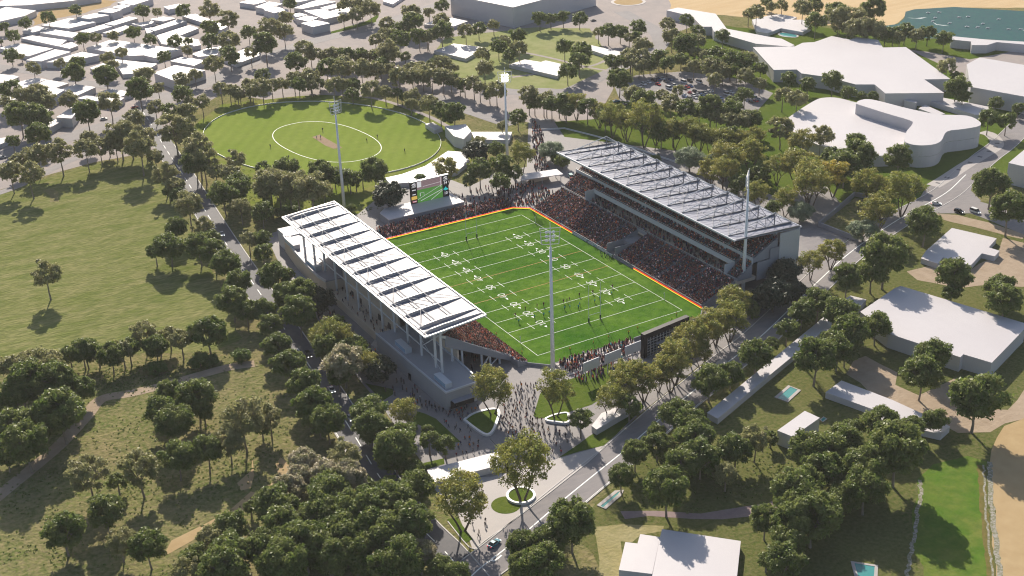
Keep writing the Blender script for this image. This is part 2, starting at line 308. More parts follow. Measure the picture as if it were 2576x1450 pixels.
strip('rubble_strip', 3, 3, [(2170, 330), (2175, 560), (2195, 850), (2225, 1150), (2260, 1480)], .6, .09, chalk)
# left side paths
pth = smooth_line(GD([(640, 915), (575, 925), (500, 945), (420, 968), (330, 990), (255, 1005), (215, 1050), (150, 1120), (80, 1180), (0, 1245), (-90, 1320)]))
struct('dirt_path', ribbon(MB(), pth, -2.6, 2.6, .05), M['dirt'])
area('dirt_patch', G(0, 3, [(1750, 1080), (2050, 900), (2300, 800), (2560, 590), (2620, 640), (2576, 720), (2300, 870), (1900, 1100), (1650, 1260)]), .04, M['sanddark'])
area('dirt_patch', G(0, 3, [(2350, 500), (2480, 380), (2560, 260), (2580, 420), (2500, 560), (2400, 580)]), .04, M['sanddark'])
area('dirt_patch', G(1, 3, [(180, 330), (250, 270), (310, 330), (330, 420), (260, 480), (120, 600), (60, 580), (200, 450)]), .04, M['sanddark'])
area('bare_patch', G(0, 1, [(450, 470), (540, 440), (590, 490), (580, 590), (510, 580), (480, 520)]), .035, noisy('bare_meadow', [(.25,.22,.12), (.19,.18,.075)], [.5]))
area('bare_patch', G(0, 1, [(680, 930), (730, 890), (780, 920), (740, 990), (700, 970)]), .035, M['meadow'])
pth = smooth_line(GD([(-120, 520), (0, 485), (75, 455), (175, 405), (250, 380), (330, 370), (400, 345)]))
struct('footpath', ribbon(MB(), pth, -3, 3, .05), M['asphaltpale'])
pth = smooth_line(GD([(655, 247), (700, 235), (860, 240), (960, 252), (1070, 290), (1130, 320)]))
struct('footpath', ribbon(MB(), pth, -1.6, 1.6, .07), M['sub'])
for L, w in (([(1300, 130), (1345, 138), (1400, 150), (1480, 170), (1540, 180)], 1.5), ([(1288, 195), (1360, 185), (1480, 168), (1530, 150)], 1.5)):
    struct('footpath', ribbon(MB(), smooth_line(GD(L)), -w, w, .07), M['sub'])
# ---------------------------------------------------------------- roads
kb = MB(); mk = MB()
LR = smooth_line(GD([(352, 270), (378, 310), (412, 367), (460, 440), (520, 537), (586, 640), (640, 718), (690, 790), (727, 845), (772, 912), (822, 985), (868, 1058), (905, 1118), (948, 1190), (1000, 1262), (1065, 1335), (1130, 1400), (1230, 1520)]))
struct('road', ribbon(MB(), LR, -5.6, 5.6, .07), M['asphalt'])
RR = smooth_line(GD([(1080, 1560), (1190, 1446), (1245, 1402), (1316, 1345), (1413, 1262), (1495, 1195), (1570, 1135), (1624, 1087), (1705, 1016), (1750, 980), (1830, 913), (1905, 855), (1990, 775), (2062, 705), (2130, 643), (2200, 592), (2270, 547), (2330, 515), (2385, 482), (2430, 440), (2478, 398), (2518, 368), (2548, 340), (2570, 318), (2600, 290)]))
struct('road', ribbon(MB(), RR, -6.6, 6.6, .075), M['asphaltpale'])
ER = smooth_line(GD([(2330, 505), (2385, 508), (2445, 522), (2510, 545), (2576, 572), (2700, 620)]))
struct('road', ribbon(MB(), ER, -9, 7, .085), M['asphaltpale'])
area('road_junction', G(3, 1, [(1480, 620), (1590, 440), (1960, 300), (2100, 290), (2040, 470), (2140, 570), (2060, 700), (1700, 700), (1560, 700)]), .095, M['asphaltpale'])
SR = smooth_line(GD([(-60, 405), (100, 366), (250, 322), (362, 283), (425, 243), (525, 208), (644, 152), (719, 128), (790, 103), (900, 78), (1000, 48), (1090, 18), (1200, -20)]))
struct('road', ribbon(MB(), SR, -8, 8, .06), M['asphaltpale'])
S2 = smooth_line(G(0, 0, [(-200, 640), (0, 680), (450, 740), (700, 820), (1200, 880), (1600, 960), (1800, 960)]))
struct('road', ribbon(MB(), S2, -6, 6, .065), M['asphaltpale'])
PR = smooth_line(G(2, 0, [(-200, 900), (60, 930), (300, 915), (560, 920), (900, 770), (1180, 640), (1400, 540), (1500, 420), (1420, 300), (1250, 200), (1100, 120)]))
struct('road', ribbon(MB(), PR, -6, 6, .065), M['asphaltpale'])
NR = smooth_line(G(1, 0, [(1650, 930), (1850, 1000), (2050, 1080), (2300, 1170), (2575, 1260)]))
struct('road', ribbon(MB(), NR, -5, 5, .07), M['asphaltpale'])
for d in (-5.6, 5.6): kerb(kb, LR[16:], d, z=.06)
for d in (-6.6, 6.6): kerb(kb, RR[10:], d, z=.06)
struct('kerb', kb, M['kerb'])
k = 0
def dash(line, z, step, on, w, a=0, b=None):
    acc = 0.0
    pts = [np.array(p) for p in line[a:b]]
    dd = [0]
    for p, q in zip(pts, pts[1:]): dd.append(dd[-1]+np.linalg.norm(q-p))
    s = 0.0
    def at(s): 
        i = min(len(dd)-2, max(0, int(np.searchsorted(dd, s)-1))); t = (s-dd[i])/(dd[i+1]-dd[i]); return pts[i]+(pts[i+1]-pts[i])*t
    while s+on < dd[-1]: mk.bar((*at(s), z), (*at(s+on), z), w, .02); s += step
dash(LR, .09, 12, 6, .30)
ribbon(mk, RR[6:-40], -.22, .22, .10); ribbon(mk, RR[20:70], 6.0, 6.2, .10)
ribbon(mk, LR[88:112], 5.0, 5.25, .09)
bay = [tuple(p) for p in smooth_line([*G(1, 3, [(2440, 1230), (2370, 1280), (2400, 1295), (2470, 1240)]), ], 6)]
ribbon(mk, [np.array(p) for p in bay], -.3, .3, .11)
struct('road_markings', mk, M['line'])
bays = MB()
for P8 in ([(1840, 900), (1940, 850), (2000, 890), (1870, 940)], [(1950, 830), (2120, 700), (2180, 750), (2000, 860)]): bays.sheet(G(2, 2, P8), .09)
struct('parking_bay_paving', bays, M['plazalight'])
st = MB()        # striped forecourt walk beside the curving building
wl = smooth_line(G(3, 1, [(1660, 425), (1800, 340), (1990, 215), (2150, 120), (2280, 40), (2300, -20), (2240, -90), (2150, -120)]))
struct('footpath', ribbon(MB(), wl, -3.5, 3.5, .10), M['plazalight'])
for k in range(3, len(wl)-10, 5): st.bar((*(wl[k]-(offset(wl, 1)[k]-wl[k])*1.2), .115), (*(wl[k]+(offset(wl, 1)[k]-wl[k])*1.2), .115), 1.6, .02)
struct('paving_inlay', st, M['asphalt'])
for c, r in ((D(2, 0, 1170, 22), 14),): 
    p = un(*c); ring = [(p[0]+r*math.cos(t), p[1]+r*math.sin(t)) for t in np.linspace(0, 2*math.pi, 33)[:-1]]; ring2 = [(p[0]+(r-2.5)*math.cos(t), p[1]+(r-2.5)*math.sin(t)) for t in np.linspace(0, 2*math.pi, 33)[:-1]]
    struct('roundabout', MB().prism(ring, 0, .2), M['plazalight']); struct('roundabout', MB().prism(ring2, 0, .25), M['sanddark'])
# ---------------------------------------------------------------- plaza
area('plaza', GD([(669, 592), (697, 653), (746, 725), (830, 850), (909, 963), (957, 1018), (1006, 1088), (1074, 1181), (1090, 1225), (1300, 1200), (1381, 1180), (1500, 1132), (1523, 1124), (1563, 1088), (1600, 1050), (1693, 975), (1760, 920), (1875, 842), (1932, 798), (1990, 738), (2075, 655), (2160, 570), (2080, 470), (2010, 470), (1960, 500), (1700, 380), (1420, 345), (1390, 300), (1330, 298), (1325, 420), (1240, 440), (1180, 470), (1100, 440), (985, 470), (900, 540), (720, 575)]), .06, M['plaza'])
area('forecourt', G(1, 3, [(1690, 470), (1780, 560), (2030, 830), (2150, 1100), (2175, 1170), (2215, 1178), (2300, 1095), (2576, 900)])+GD([(1381, 1242), (1478, 1165), (1518, 1122), (1385, 1160), (1240, 1200)]), .09, M['plazalight'])
kb = MB(); kerb(kb, [np.array(p) for p in G(1, 3, [(1930, 900), (2080, 1090), (2150, 1165), (2200, 1180), (2300, 1095), (2576, 900)])+GD([(1381, 1242), (1478, 1165), (1523, 1124)])], 0, .3, .12, .08); struct('kerb', kb, M['kerb'])
for name, poly in (('plaza_lawn', S7([(1560, 400), (1640, 130), (1760, 30), (2120, -90), (2500, -250), (2750, -250), (2600, 60), (2290, 265), (1800, 425), (1600, 440)])),
                   ('plaza_lawn', S7([(1875, 932), (2130, 760), (2260, 660), (2576, 480), (2900, 230), (2950, 290), (2600, 640), (2440, 780), (2150, 850)])),
                   ('plaza_lawn', S7([(100, 350), (200, 380), (330, 440), (645, 735), (540, 745), (200, 560), (20, 470)])),
                   ('plaza_lawn', S7([(170, 1000), (430, 940), (440, 1010), (220, 1075)])),
                   ('plaza_lawn', S7([(1500, 870), (1700, 835), (1725, 870), (1560, 900)])),
                   ('plaza_lawn', G(1, 3, [(1920, 880), (2020, 860), (2180, 1080), (2110, 1115)])),
                   ('plaza_lawn', G(1, 2, [(1100, 960), (1380, 1020), (1380, 1070), (1270, 1140)]))):
    area(name, poly, .11 if name != 'x' else .1, M['lawn'])
p = un(*D(2, 3, -60, 735)); area('plaza_lawn', [(p[0]+4.6*math.cos(t), p[1]+4.6*math.sin(t)) for t in np.linspace(0, 6.283, 25)[:-1]], .12, M['lawn'])
# ---------------------------------------------------------------- oval
cx, cy, A_, B_ = 1.66, 231.5, 80.07, 57.66; ax = np.array([-.27, .96]); ax /= np.linalg.norm(ax); bx = np.array([ax[1], -ax[0]])
def ell(k, n=96): return [tuple(np.array([cx, cy])+ax*A_*k*math.cos(t)+bx*B_*k*math.sin(t)) for t in np.linspace(0, 2*math.pi, n+1)[:-1]]
area('cricket_oval', ell(1.0), .10, M['oval'])
def closed(mb, pts, w, h, z):
    n = len(pts); P_ = [np.array(p) for p in pts]
    T = [(P_[(i+1) % n]-P_[i-1])/np.linalg.norm(P_[(i+1) % n]-P_[i-1]) for i in range(n)]
    a = [p+np.array([t[1], -t[0]])*w/2 for p, t in zip(P_, T)]; b = [p-np.array([t[1], -t[0]])*w/2 for p, t in zip(P_, T)]
    vs = [(*p, z) for p in a]+[(*p, z) for p in b]+[(*p, z+h) for p in a]+[(*p, z+h) for p in b]
    fs = []
    for i in range(n): j = (i+1) % n; fs += [(2*n+i, 2*n+j, 3*n+j, 3*n+i), (i, j, 2*n+j, 2*n+i), (n+i, n+j, 3*n+j, 3*n+i)]
    mb.add(vs, fs); return mb
o = closed(MB(), ell(1.0), .12, .6, .05).build('boundary_fence', M['steelw']); tag(o, 'low white boundary fence running all round the cricket oval', 'fence')
ia = np.array([-.12, .99]); ia /= np.linalg.norm(ia); ib = np.array([ia[1], -ia[0]]); cap = []
for t in np.linspace(0, 2*math.pi, 73)[:-1]: ct, st = math.cos(t), math.sin(t); cap.append(np.array([1.0, 221.3])+ia*41.5*math.copysign(abs(ct)**.87, ct)+ib*23.6*math.copysign(abs(st)**.87, st))
struct('oval_marking', closed(MB(), [tuple(p) for p in cap], .32, .02, .13), M['line'])
area('cricket_pitch', G(1, 0, [(565, 1382), (640, 1358), (800, 1450), (870, 1490), (780, 1500), (700, 1470)]), .14, noisy('pitch_clay', [(.36,.27,.19), (.30,.22,.15)], [.4]))
# ---------------------------------------------------------------- football pitch
PX, PY = 41.0, 66.0
pitch = area('football_pitch', [(-PX, -PY), (-35, -72), (35, -72), (PX, -PY), (PX, PY), (35, 71.5), (-35, 71.5), (-PX, PY)], .10, M['pitch'])
ml = MB(); mo = MB(); z = .125
def ln(mb, x0, y0, x1, y1, w=.15): mb.sheet([(min(x0, x1)-w/2*(x0 == x1), min(y0, y1)-w/2*(y0 == y1)), (max(x0, x1)+w/2*(x0 == x1), min(y0, y1)-w/2*(y0 == y1)), (max(x0, x1)+w/2*(x0 == x1), max(y0, y1)+w/2*(y0 == y1)), (min(x0, x1)-w/2*(x0 == x1), max(y0, y1)+w/2*(y0 == y1))], z)
L_ = 62.1
for x in (-34, 34): ln(ml, x, -L_, x, L_)
for y in (-L_, -50, -40, -30, -20, 0, 20, 30, 40, 50, L_): ln(ml, -33.9, y, 33.9, y)
for y in (-10, 10): ln(mo, -33.9, y, 33.9, y)
z = .13
for y in (-40, -30, -20, -10, 0, 10, 20, 30, 40):
    for x in (-23.4, -13.7, 13.7, 23.4): ln(ml, x, y-2.9, x, y+2.9, .16)
circ = lambda cx_, cy_, rx, ry, a0, a1, n: [(cx_+rx*math.cos(math.radians(a0+(a1-a0)*k/n)), cy_+ry*math.sin(math.radians(a0+(a1-a0)*k/n))) for k in range(n+1)]
DIG = {'0': [circ(.5, .5, .5, .5, 0, 360, 16)], '1': [[(.25, .8), (.55, 1), (.55, 0)]], '2': [circ(.5, .72, .45, .28, 170, -20, 6)+[(.05, 0), (1, 0)]], '3': [circ(.45, .74, .45, .26, 150, -80, 7)+circ(.45, .26, .5, .27, 80, -150, 7)],
       '4': [[(.75, 0), (.75, 1), (0, .3), (1, .3)]], '5': [[(.95, 1), (.2, 1), (.12, .55)]+circ(.48, .32, .48, .32, 110, -150, 8)]}
for sx, num_y in ((1, None), (-1, None)):
    for y in (-40, -30, -20, -10, 0, 10, 20, 30, 40):
        s = str(50-abs(y))
        for ci, ch in enumerate(s):
            for st_ in DIG[ch]:
                pl = [np.array([(px-.5)*1.75+(ci-.5)*2.45, (py-.5)*3.0]) for px, py in st_]; pl = [np.array([sx*18.7+sx*p[1], y-sx*p[0]]) for p in pl]
                if len(pl) == 2: pl = [pl[0], (pl[0]+pl[1])/2, pl[1]]
                ribbon(ml, pl, -.125, .125, .135)
        if y:
            q = y+math.copysign(3.7, y); e = math.copysign(.75, y); ml.add([(sx*18.6-.6, q-e, .135), (sx*18.6+.6, q-e, .135), (sx*18.6, q+e, .135)], [(0, 1, 2)])
o = ml.build('line_marking', M['line'], pitch); o = mo.build('forty_metre_line', M['orange'], pitch); o['label'] = 'orange forty metre lines'
# ================================================================ east grandstand
ES = empty('grandstand', (70, 0, 0)); tag(ES, 'long east grandstand with dark trussed roof and three packed tiers of seats', 'grandstand', 'stadium grandstands')
def kid(mb, name, m, par=ES, label=None, smooth=False):
    o = mb.build(name, m, None, smooth); o.parent = par; o.matrix_parent_inverse = Matrix.Translation(-par.location) if par.parent is None else Matrix.Identity(4)
    if label: o['label'] = label
    return o
SEATS = []       # (row x, row z, y0, y1, facing)
def tier(x0, z0, x1, z1, y0, y1, rows, base, sgn=1, gaps=()):
    pr = [(x0, base)]; dx, dz = (x1-x0)/rows, (z1-z0)/rows
    for r in range(rows):
        pr += [(x0+dx*r, z0+dz*r), (x0+dx*(r+1), z0+dz*r)]; SEATS.append((x0+dx*(r+.45), z0+dz*r, y0+.8, y1-.8, sgn, gaps))
    pr += [(x1, base)]; mb = MB(); mb.prof(pr, y0, y1); return mb
vg = [(-5.5, 1.5, 41, 53)]
kid(tier(41.6, 1.1, 58.4, 7.4, 1.6, 65, 21, -.2), 'lower_terrace', M['concrete']); kid(tier(41.6, 1.1, 58.4, 7.4, -65, -4.6, 21, -.2), 'lower_terrace', M['concrete'])
kid(MB().box(50.5, 58.4, -4.6, 1.6, -.2, 4.6).box(41.6, 50.5, 1.3, 1.6, 1, 4.9).box(41.6, 50.5, -4.6, -4.3, 1, 4.9), 'tunnel_walls', M['concrete'])
kid(MB().box(58.4, 69, -65, 65, 5.6, 7.2), 'concourse_floor', M['beige'])
kid(MB().box(58.2, 58.5, -65, 65, 6.6, 8.3), 'parapet', M['concrete'])
kid(MB().box(69, 69.4, -58, 58, 7.2, 14.2), 'concourse_wall', M['beige'])
kid(tier(63.6, 11.5, 67.0, 13.7, -58, 58, 5, 10.6), 'middle_terrace', M['concrete'])
for y0, y1 in ((58, 65), (-65, -58)): kid(tier(59.6, 8.2, 67.0, 13.7, y0, y1, 9, 7), 'corner_terrace', M['concrete'])
kid(tier(53.2+5.4, 7.9, 66.9, 13.7, 44, 58, 9, 7), 'corner_terrace', M['concrete'])
kid(MB().box(63.3, 63.6, -58, 44, 10.4, 12.5).box(58.4, 63.6, 43.7, 44, 7.2, 12.4).box(58.4, 63.6, -58.2, -58, 7.2, 12.4), 'fascia', M['steelp'])
kid(MB().box(67.0, 67.35, -65, 65, 12.8, 15.6), 'walkway_fascia', M['steelp'])
kid(tier(67.35, 14.8, 80.5, 21.5, -64.5, 64.5, 15, 13.0), 'upper_terrace', M['concrete'])
kid(MB().box(80.6, 81.2, -63, 63, 0, 23.6), 'back_wall', M['steelp'])
kid(MB().box(81.2, 91, -64, 64, 0, 13), 'rear_offices', M['concrete'])
ew = MB().box(80.8, 91.2, -65.4, -65.2, 1, 23.2)
for k in range(28): ew.box(80.9+k*.37, 81.08+k*.37, -65.8, -65.4, 9, 23.2)
ew.box(90.8, 91.2, -65.2, -40, 3, 23)
for k in range(40): ew.box(91.2, 91.5, -65+k*.62, -64.8+k*.62, 8, 23)
kid(ew, 'end_screen', M['steelw'], label='ribbed white metal screen closing the near end')
kid(MB().box(76, 80.6, -65.3, -65.0, 6, 17.5).box(69.5, 76, -65.3, -65.0, 5, 13), 'end_wall', M['concrete'])
for k in range(13): kid(MB().tube((80.2, -60+10*k, 7), (80.2, -60+10*k, 24), .35), 'column', M['steelp'])
hr = MB()
for y0, y1, x, zz in ((-65, -4, 41.4, 1.6), (1.5, 65, 41.4, 1.6)): hr.bar((x, y0, zz), (x, y1, zz), .12)
hr.bar((58.35, -65, 8.8), (58.35, 65, 8.8), .1); hr.bar((67.2, -65, 16.3), (67.2, 65, 16.3), .1); hr.bar((63.45, -58, 13.1), (63.45, 44, 13.1), .1)
kid(hr, 'handrail', M['steelw'])
# roof with trusses
X0, Z0, X1, Z1, YR = 56.7, 26.0, 92.0, 23.5, 65.6
def zr(x): return Z0+(Z1-Z0)*(x-X0)/(X1-X0)
rf = MB(); rf.hexa([(X0, -YR, Z0-.25), (X1, -YR, Z1-.25), (X1, YR, Z1-.25), (X0, YR, Z0-.25), (X0, -YR, Z0), (X1, -YR, Z1), (X1, YR, Z1), (X0, YR, Z0)])
for k in range(1, 54):
    y = -YR+k*2.45; rf.bar((X0, y, Z0+.03), (X1, y, Z1+.03), .06, .06)
ROOF = kid(rf, 'roof', M['roofe'])
def sub(mb, name, m, par): o = mb.build(name, m, par); return o
sub(MB().bar((X0-.1, -YR, Z0-.1), (X0-.1, YR, Z0-.1), .45, .7).bar((X1, -YR, Z1), (X1, YR, Z1), .4, .6), 'edge_beam', M['steelp'], ROOF)
TY = [-60.3+10.05*k for k in range(13)]
for y in TY+[-YR+.3, YR-.3]:
    t = MB(); tie = MB(); end = abs(y) > 62; px, pz = 81.8, 30.4
    ys = y
    t.hexa([(X0+1, ys-.22, zr(X0+1)), (X1-1, ys-.22, zr(X1-1)), (X1-1, ys+.22, zr(X1-1)), (X0+1, ys+.22, zr(X0+1)), (X0+1, ys-.22, zr(X0+1)+.25), (X1-1, ys-.22, zr(X1-1)+.9), (X1-1, ys+.22, zr(X1-1)+.9), (X0+1, ys+.22, zr(X0+1)+.25)])
    if not end:
        t.tube((px, ys, zr(px)), (px, ys, pz), .24); tie.tube((X0+1.2, ys, zr(X0)+.3), (px, ys, pz), .2); tie.tube((px, ys, pz), (X1-.6, ys, zr(X1)+.5), .18)
        def top(x): return zr(X0)+.3+(pz-zr(X0)-.3)*(x-X0-1.2)/(px-X0-1.2)
        xs = [62, 67, 72, 77]
        for a, b in zip(xs, xs[1:]+[px]): t.tube((a, ys, top(a)), (b, ys, zr(b)+.6), .10)
        for x in (62, 67, 72, 77): t.tube((x, ys, zr(x)+.5), (x, ys, top(x)), .09)
        t.tube((px, ys, pz), (86.5, ys, zr(86.5)+.6), .1)
    sub(t, 'roof_truss', M['steeld'], ROOF)
    if not end: sub(tie, 'tie_rod', M['steelw'], ROOF)  # paler than the truss: sunlight on the upper chord put into the colour
br = MB()
for k, (a, b) in enumerate(zip(TY, TY[1:])):
    for x in (64, 72): br.tube((x, a, zr(x)+.9), (x, b, zr(x)+.9), .09)
    br.tube((81.8, a, 27.5), (86, b, zr(86)+.6), .08); br.tube((81.8, b, 27.5), (86, a, zr(86)+.6), .08); br.tube((78, a, 28.7), (81.8, b, 26), .08)
    br.tube((58, a, zr(58)+.4), (66, b, zr(66)+.5), .07); br.tube((66, a, zr(66)+.5), (76, b, zr(76)+.5), .07)
sub(br, 'roof_bracing', M['steeld'], ROOF)
# ================================================================ west grandstand
WS = empty('grandstand', (-65, 0, 0)); tag(WS, 'west grandstand with bright white ribbed roof on tall columns beside the left road', 'grandstand', 'stadium grandstands')
kid(tier(-40.4, .9, -45.0, 2.9, -66, 63, 5, -.2, -1), 'lower_terrace', M['concrete'], WS)
mbw = MB(); x0, z0, x1, z1 = -45.2, 3.0, -71.4, 18.2; rows = 31; pr = []
for r in range(rows):
    xa, xb, zz = x0+(x1-x0)*r/rows, x0+(x1-x0)*(r+1)/rows, z0+(z1-z0)*r/rows; pr += [(xa, zz), (xb, zz)]; SEATS.append((x0+(x1-x0)*(r+.45)/rows, zz, -59.6, 60, -1, ()))
pr += [(x1, z1-1.6), (x0, z0-1.6)]; mbw.prof(pr, -60.4, 62)
kid(mbw, 'upper_terrace', M['concrete'], WS)
fa = MB(); fa.hexa([(-44.2, -60.9, .2), (-71.6, -60.9, 14.4), (-71.6, -60.5, 14.4), (-44.2, -60.5, .2), (-44.2, -60.9, 1.9), (-71.6, -60.9, 19.0), (-71.6, -60.5, 19.0), (-44.2, -60.5, 1.9)])
kid(fa, 'side_fascia', M['concrete'], WS)
bw = MB().box(-72.6, -72.0, -24, 29, 0, 19.0)
kid(bw, 'back_wall', M['beige'], WS); kid(MB().box(-66.6, -66, -60, -24, 0, 11).box(-67.2, -66.6, -24.3, -24, 0, 11), 'undercroft_wall', M['beige'], WS)
dw = MB()
for y in (20, 12, 3, -6, -15): dw.box(-72.75, -72.55, y-1.1, y+1.1, 2.6, 5.0)
kid(dw, 'doorway', M['black'], WS)
kid(MB().box(-79.5, -72.6, -24.5, 29.5, 2.0, 2.6).box(-79.6, -79.2, -24.5, 22, 0, 3.7), 'rear_walkway', M['beige'], WS)
stp = MB()
for k in range(9): stp.box(-82.5+k*.35, -79.6, -23.9, -18.5, 0, .28*(k+1))
kid(stp, 'stairs', M['plazalight'], WS); stp = MB()
for k in range(9): stp.box(-82.5+k*.35, -79.6, 22.5, 28, 0, .28*(k+1))
kid(stp, 'stairs', M['plazalight'], WS)
uc = MB()
for x, zt in ((-68.5, 15.5), (-64.5, 12.7), (-56.5, 7.6), (-53, 5.4), (-49, 3.2)): uc.tube((x, -59.5, 0), (x, -59.5, zt), .45)
uc.bar((-56.5, -59.5, 1), (-53, -59.5, 5), .4); uc.bar((-53, -59.5, .6), (-49.5, -59.5, 3), .4)
kid(uc, 'undercroft_column', M['steelp'], WS)
# podium buildings
pn = [(-82.6, -24.3), (-81.5, -78.9), (-69.3, -78.5), (-67.3, -72.5), (-66.6, -60.0), (-66.6, -24.3)]
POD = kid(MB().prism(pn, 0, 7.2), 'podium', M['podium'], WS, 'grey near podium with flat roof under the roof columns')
sub(MB().prism([(-82.75, -24.2), (-81.65, -79.05), (-69.2, -78.65), (-67.1, -72.5), (-66.5, -60.0), (-66.5, -24.2), (-67, -24.6), (-67, -60), (-67.6, -72.3), (-69.6, -78.2), (-81.2, -78.5), (-82.3, -24.6)], 7.1, 7.75), 'parapet', M['steelp'], POD)
sub(MB().box(-79.6, -70.4, -81.3, -78.6, 3.6, 3.9), 'awning', M['roofe'], POD); sub(MB().box(-79.9, -70.6, -78.95, -78.75, .3, 3.4), 'shopfront', M['black'], POD)
for (xa, ya) in ((-80.4, -36.5), (-80.2, -67.5)):
    sk = sub(MB().box(xa, xa+2.6, ya-9, ya, 7.25, 9.2), 'rooflight', M['steelp'], POD); sub(MB().box(xa-.06, xa, ya-8.6, ya-.4, 7.5, 9.0).box(xa+2.6, xa+2.66, ya-8.6, ya-.4, 7.5, 9), 'pane', M['glassb'], sk)
sub(MB().box(-82.55, -82.3, -52.5, -50.9, 0, 2.6), 'door', M['black'], POD)
pf = [(-73.0, 93), (-76.6, 85.7), (-79.0, 66), (-80.3, 48), (-80.6, 36), (-79.8, 30.0), (-70, 29.5), (-66, 29.5), (-66, 66), (-70, 82)]
PD2 = kid(MB().prism(pf, 0, 7.2), 'podium', M['beige'], WS, 'curved far podium with sunlit white roof')
sub(MB().prism([(x*1.0008, y) for x, y in pf], 7.2, 7.5), 'roof_deck', M['roofw'], PD2)
sub(MB().prism([(-73.0, 93), (-76.9, 85.9), (-79.3, 66), (-80.6, 48), (-80.9, 36), (-80.1, 29.8), (-79.6, 30.2), (-80.3, 36), (-80.0, 48), (-78.7, 66), (-76.3, 85.6), (-72.6, 92.6)], 7.0, 8.1), 'parapet', M['white'], PD2)
for (xa, ya) in ((-78.6, 79.5), (-79.6, 52.5)):
    sk = sub(MB().box(xa, xa+3, ya-11, ya, 7.5, 9.6), 'rooflight', M['white'], PD2); sub(MB().box(xa-.06, xa, ya-10.5, ya-.5, 7.8, 9.3), 'pane', M['glassb'], sk)
kid(MB().box(-76, -66, 84, 95, 0, 7.9), 'annex', M['white'], WS); kid(MB().box(-83, -80.7, 34, 60, 0, 1.6), 'ramp', M['concrete'], WS)
# columns and roof
WX0, WZ0, WX1, WZ1, WY = -58.2, 26.0, -82.6, 24.2, 67.4
def zw(x): return WZ0+(WZ1-WZ0)*(x-WX0)/(WX1-WX0)
WR = [-60.6+11.2*k for k in range(12)]
for y in [-65.4]+WR:
    zb = 7.2 if (y < -24 or y > 30) else 2.6
    kid(MB().tube((-75.7, y, zb), (-75.7, y, zw(-75.7)-.2), .48, n=10), 'column', M['steelw'], WS)
tb = MB().bar((-75.7, -65.4, 11.2), (-75.7, 64, 11.2), .35)
for a, b in ((-65.4, -60.6), ): tb.tube((-75.7, a, 7.3), (-75.7, -49.4, 14), .1); tb.tube((-75.7, -49.4, 11), (-70.5, -60, 20), .16)
tb.bar((-75.7, -65.0, 21.5), (-71.8, -61, 18.4), .7, .9); tb.bar((-75.7, -54, 14.2), (-72, -60, 20), .3)
kid(tb, 'tie_beam', M['steelw'], WS)
rf = MB(); rf.hexa([(WX1, -WY, WZ1-.3), (WX0, -WY, WZ0-.3), (WX0, WY, WZ0-.3), (WX1, WY, WZ1-.3), (WX1, -WY, WZ1), (WX0, -WY, WZ0), (WX0, WY, WZ0), (WX1, WY, WZ1)])
WROOF = kid(rf, 'roof', M['roofw'], WS)
sub(MB().bar((WX0+.1, -WY, WZ0), (WX0+.1, WY, WZ0), .5, .7).bar((WX1, -WY, WZ1), (WX1, WY, WZ1), .35, .5).bar((WX1+1.2, -WY, WZ1+.3), (WX1+1.2, WY, WZ1+.3), .14).bar((WX1, -WY, WZ1), (WX0, -WY, WZ0), .4, .6).bar((WX1, WY, WZ1), (WX0, WY, WZ0), .4, .6), 'edge_beam', M['steelw'], WROOF)
for y in WR+[-WY+2.6, WY-2.4]:
    prf = [(-82.0, .05), (-80.4, .75), (-79, 1.1), (-74, 1.2), (-68, 1.0), (-62, .6), (-58.6, .3)]
    t = MB(); n = len(prf)
    lo = [(x, y-.32, zw(x)) for x, h in prf]+[(x, y-.32, zw(x)+h) for x, h in prf]; hi = [(x, y+.32, c) for x, _, c in lo]
    t.add(lo+hi, [(k, k+1, n+k+1, n+k) for k in range(n-1)]+[(2*n+k, 2*n+k+1, 3*n+k+1, 3*n+k) for k in range(n-1)]+[(n+k, n+k+1, 3*n+k+1, 3*n+k) for k in range(n-1)])
    sub(t, 'rafter', M['steelm'], WROOF)
pu = MB()
for i, (a, b) in enumerate(zip(WR, WR[1:])):
    for x in (-80.6, -74.8, -68.2): pu.tube((x, a, zw(x)+.9), (x, b, zw(x)+.9), .17); pu.tube((x+.9, a, zw(x)+.2), (x+.9, b, zw(x)+.2), .14)
    if i % 2:
        pu.tube((-80.6, b, zw(-80)+.9), (-74.8, a, zw(-75)+.9), .09); pu.tube((-68.2, b, zw(-68)+.9), (-59, a, zw(-59)+.4), .09); pu.tube((-68.2, a+.4, zw(-68)+1), (-74.4, b, zw(-75)+1), .12)
    else: pu.tube((-80.6, a+.6, zw(-80)+.9), (-75, b, zw(-75)+1.1), .09)
sub(pu, 'roof_bracing', M['steelm'], WROOF)
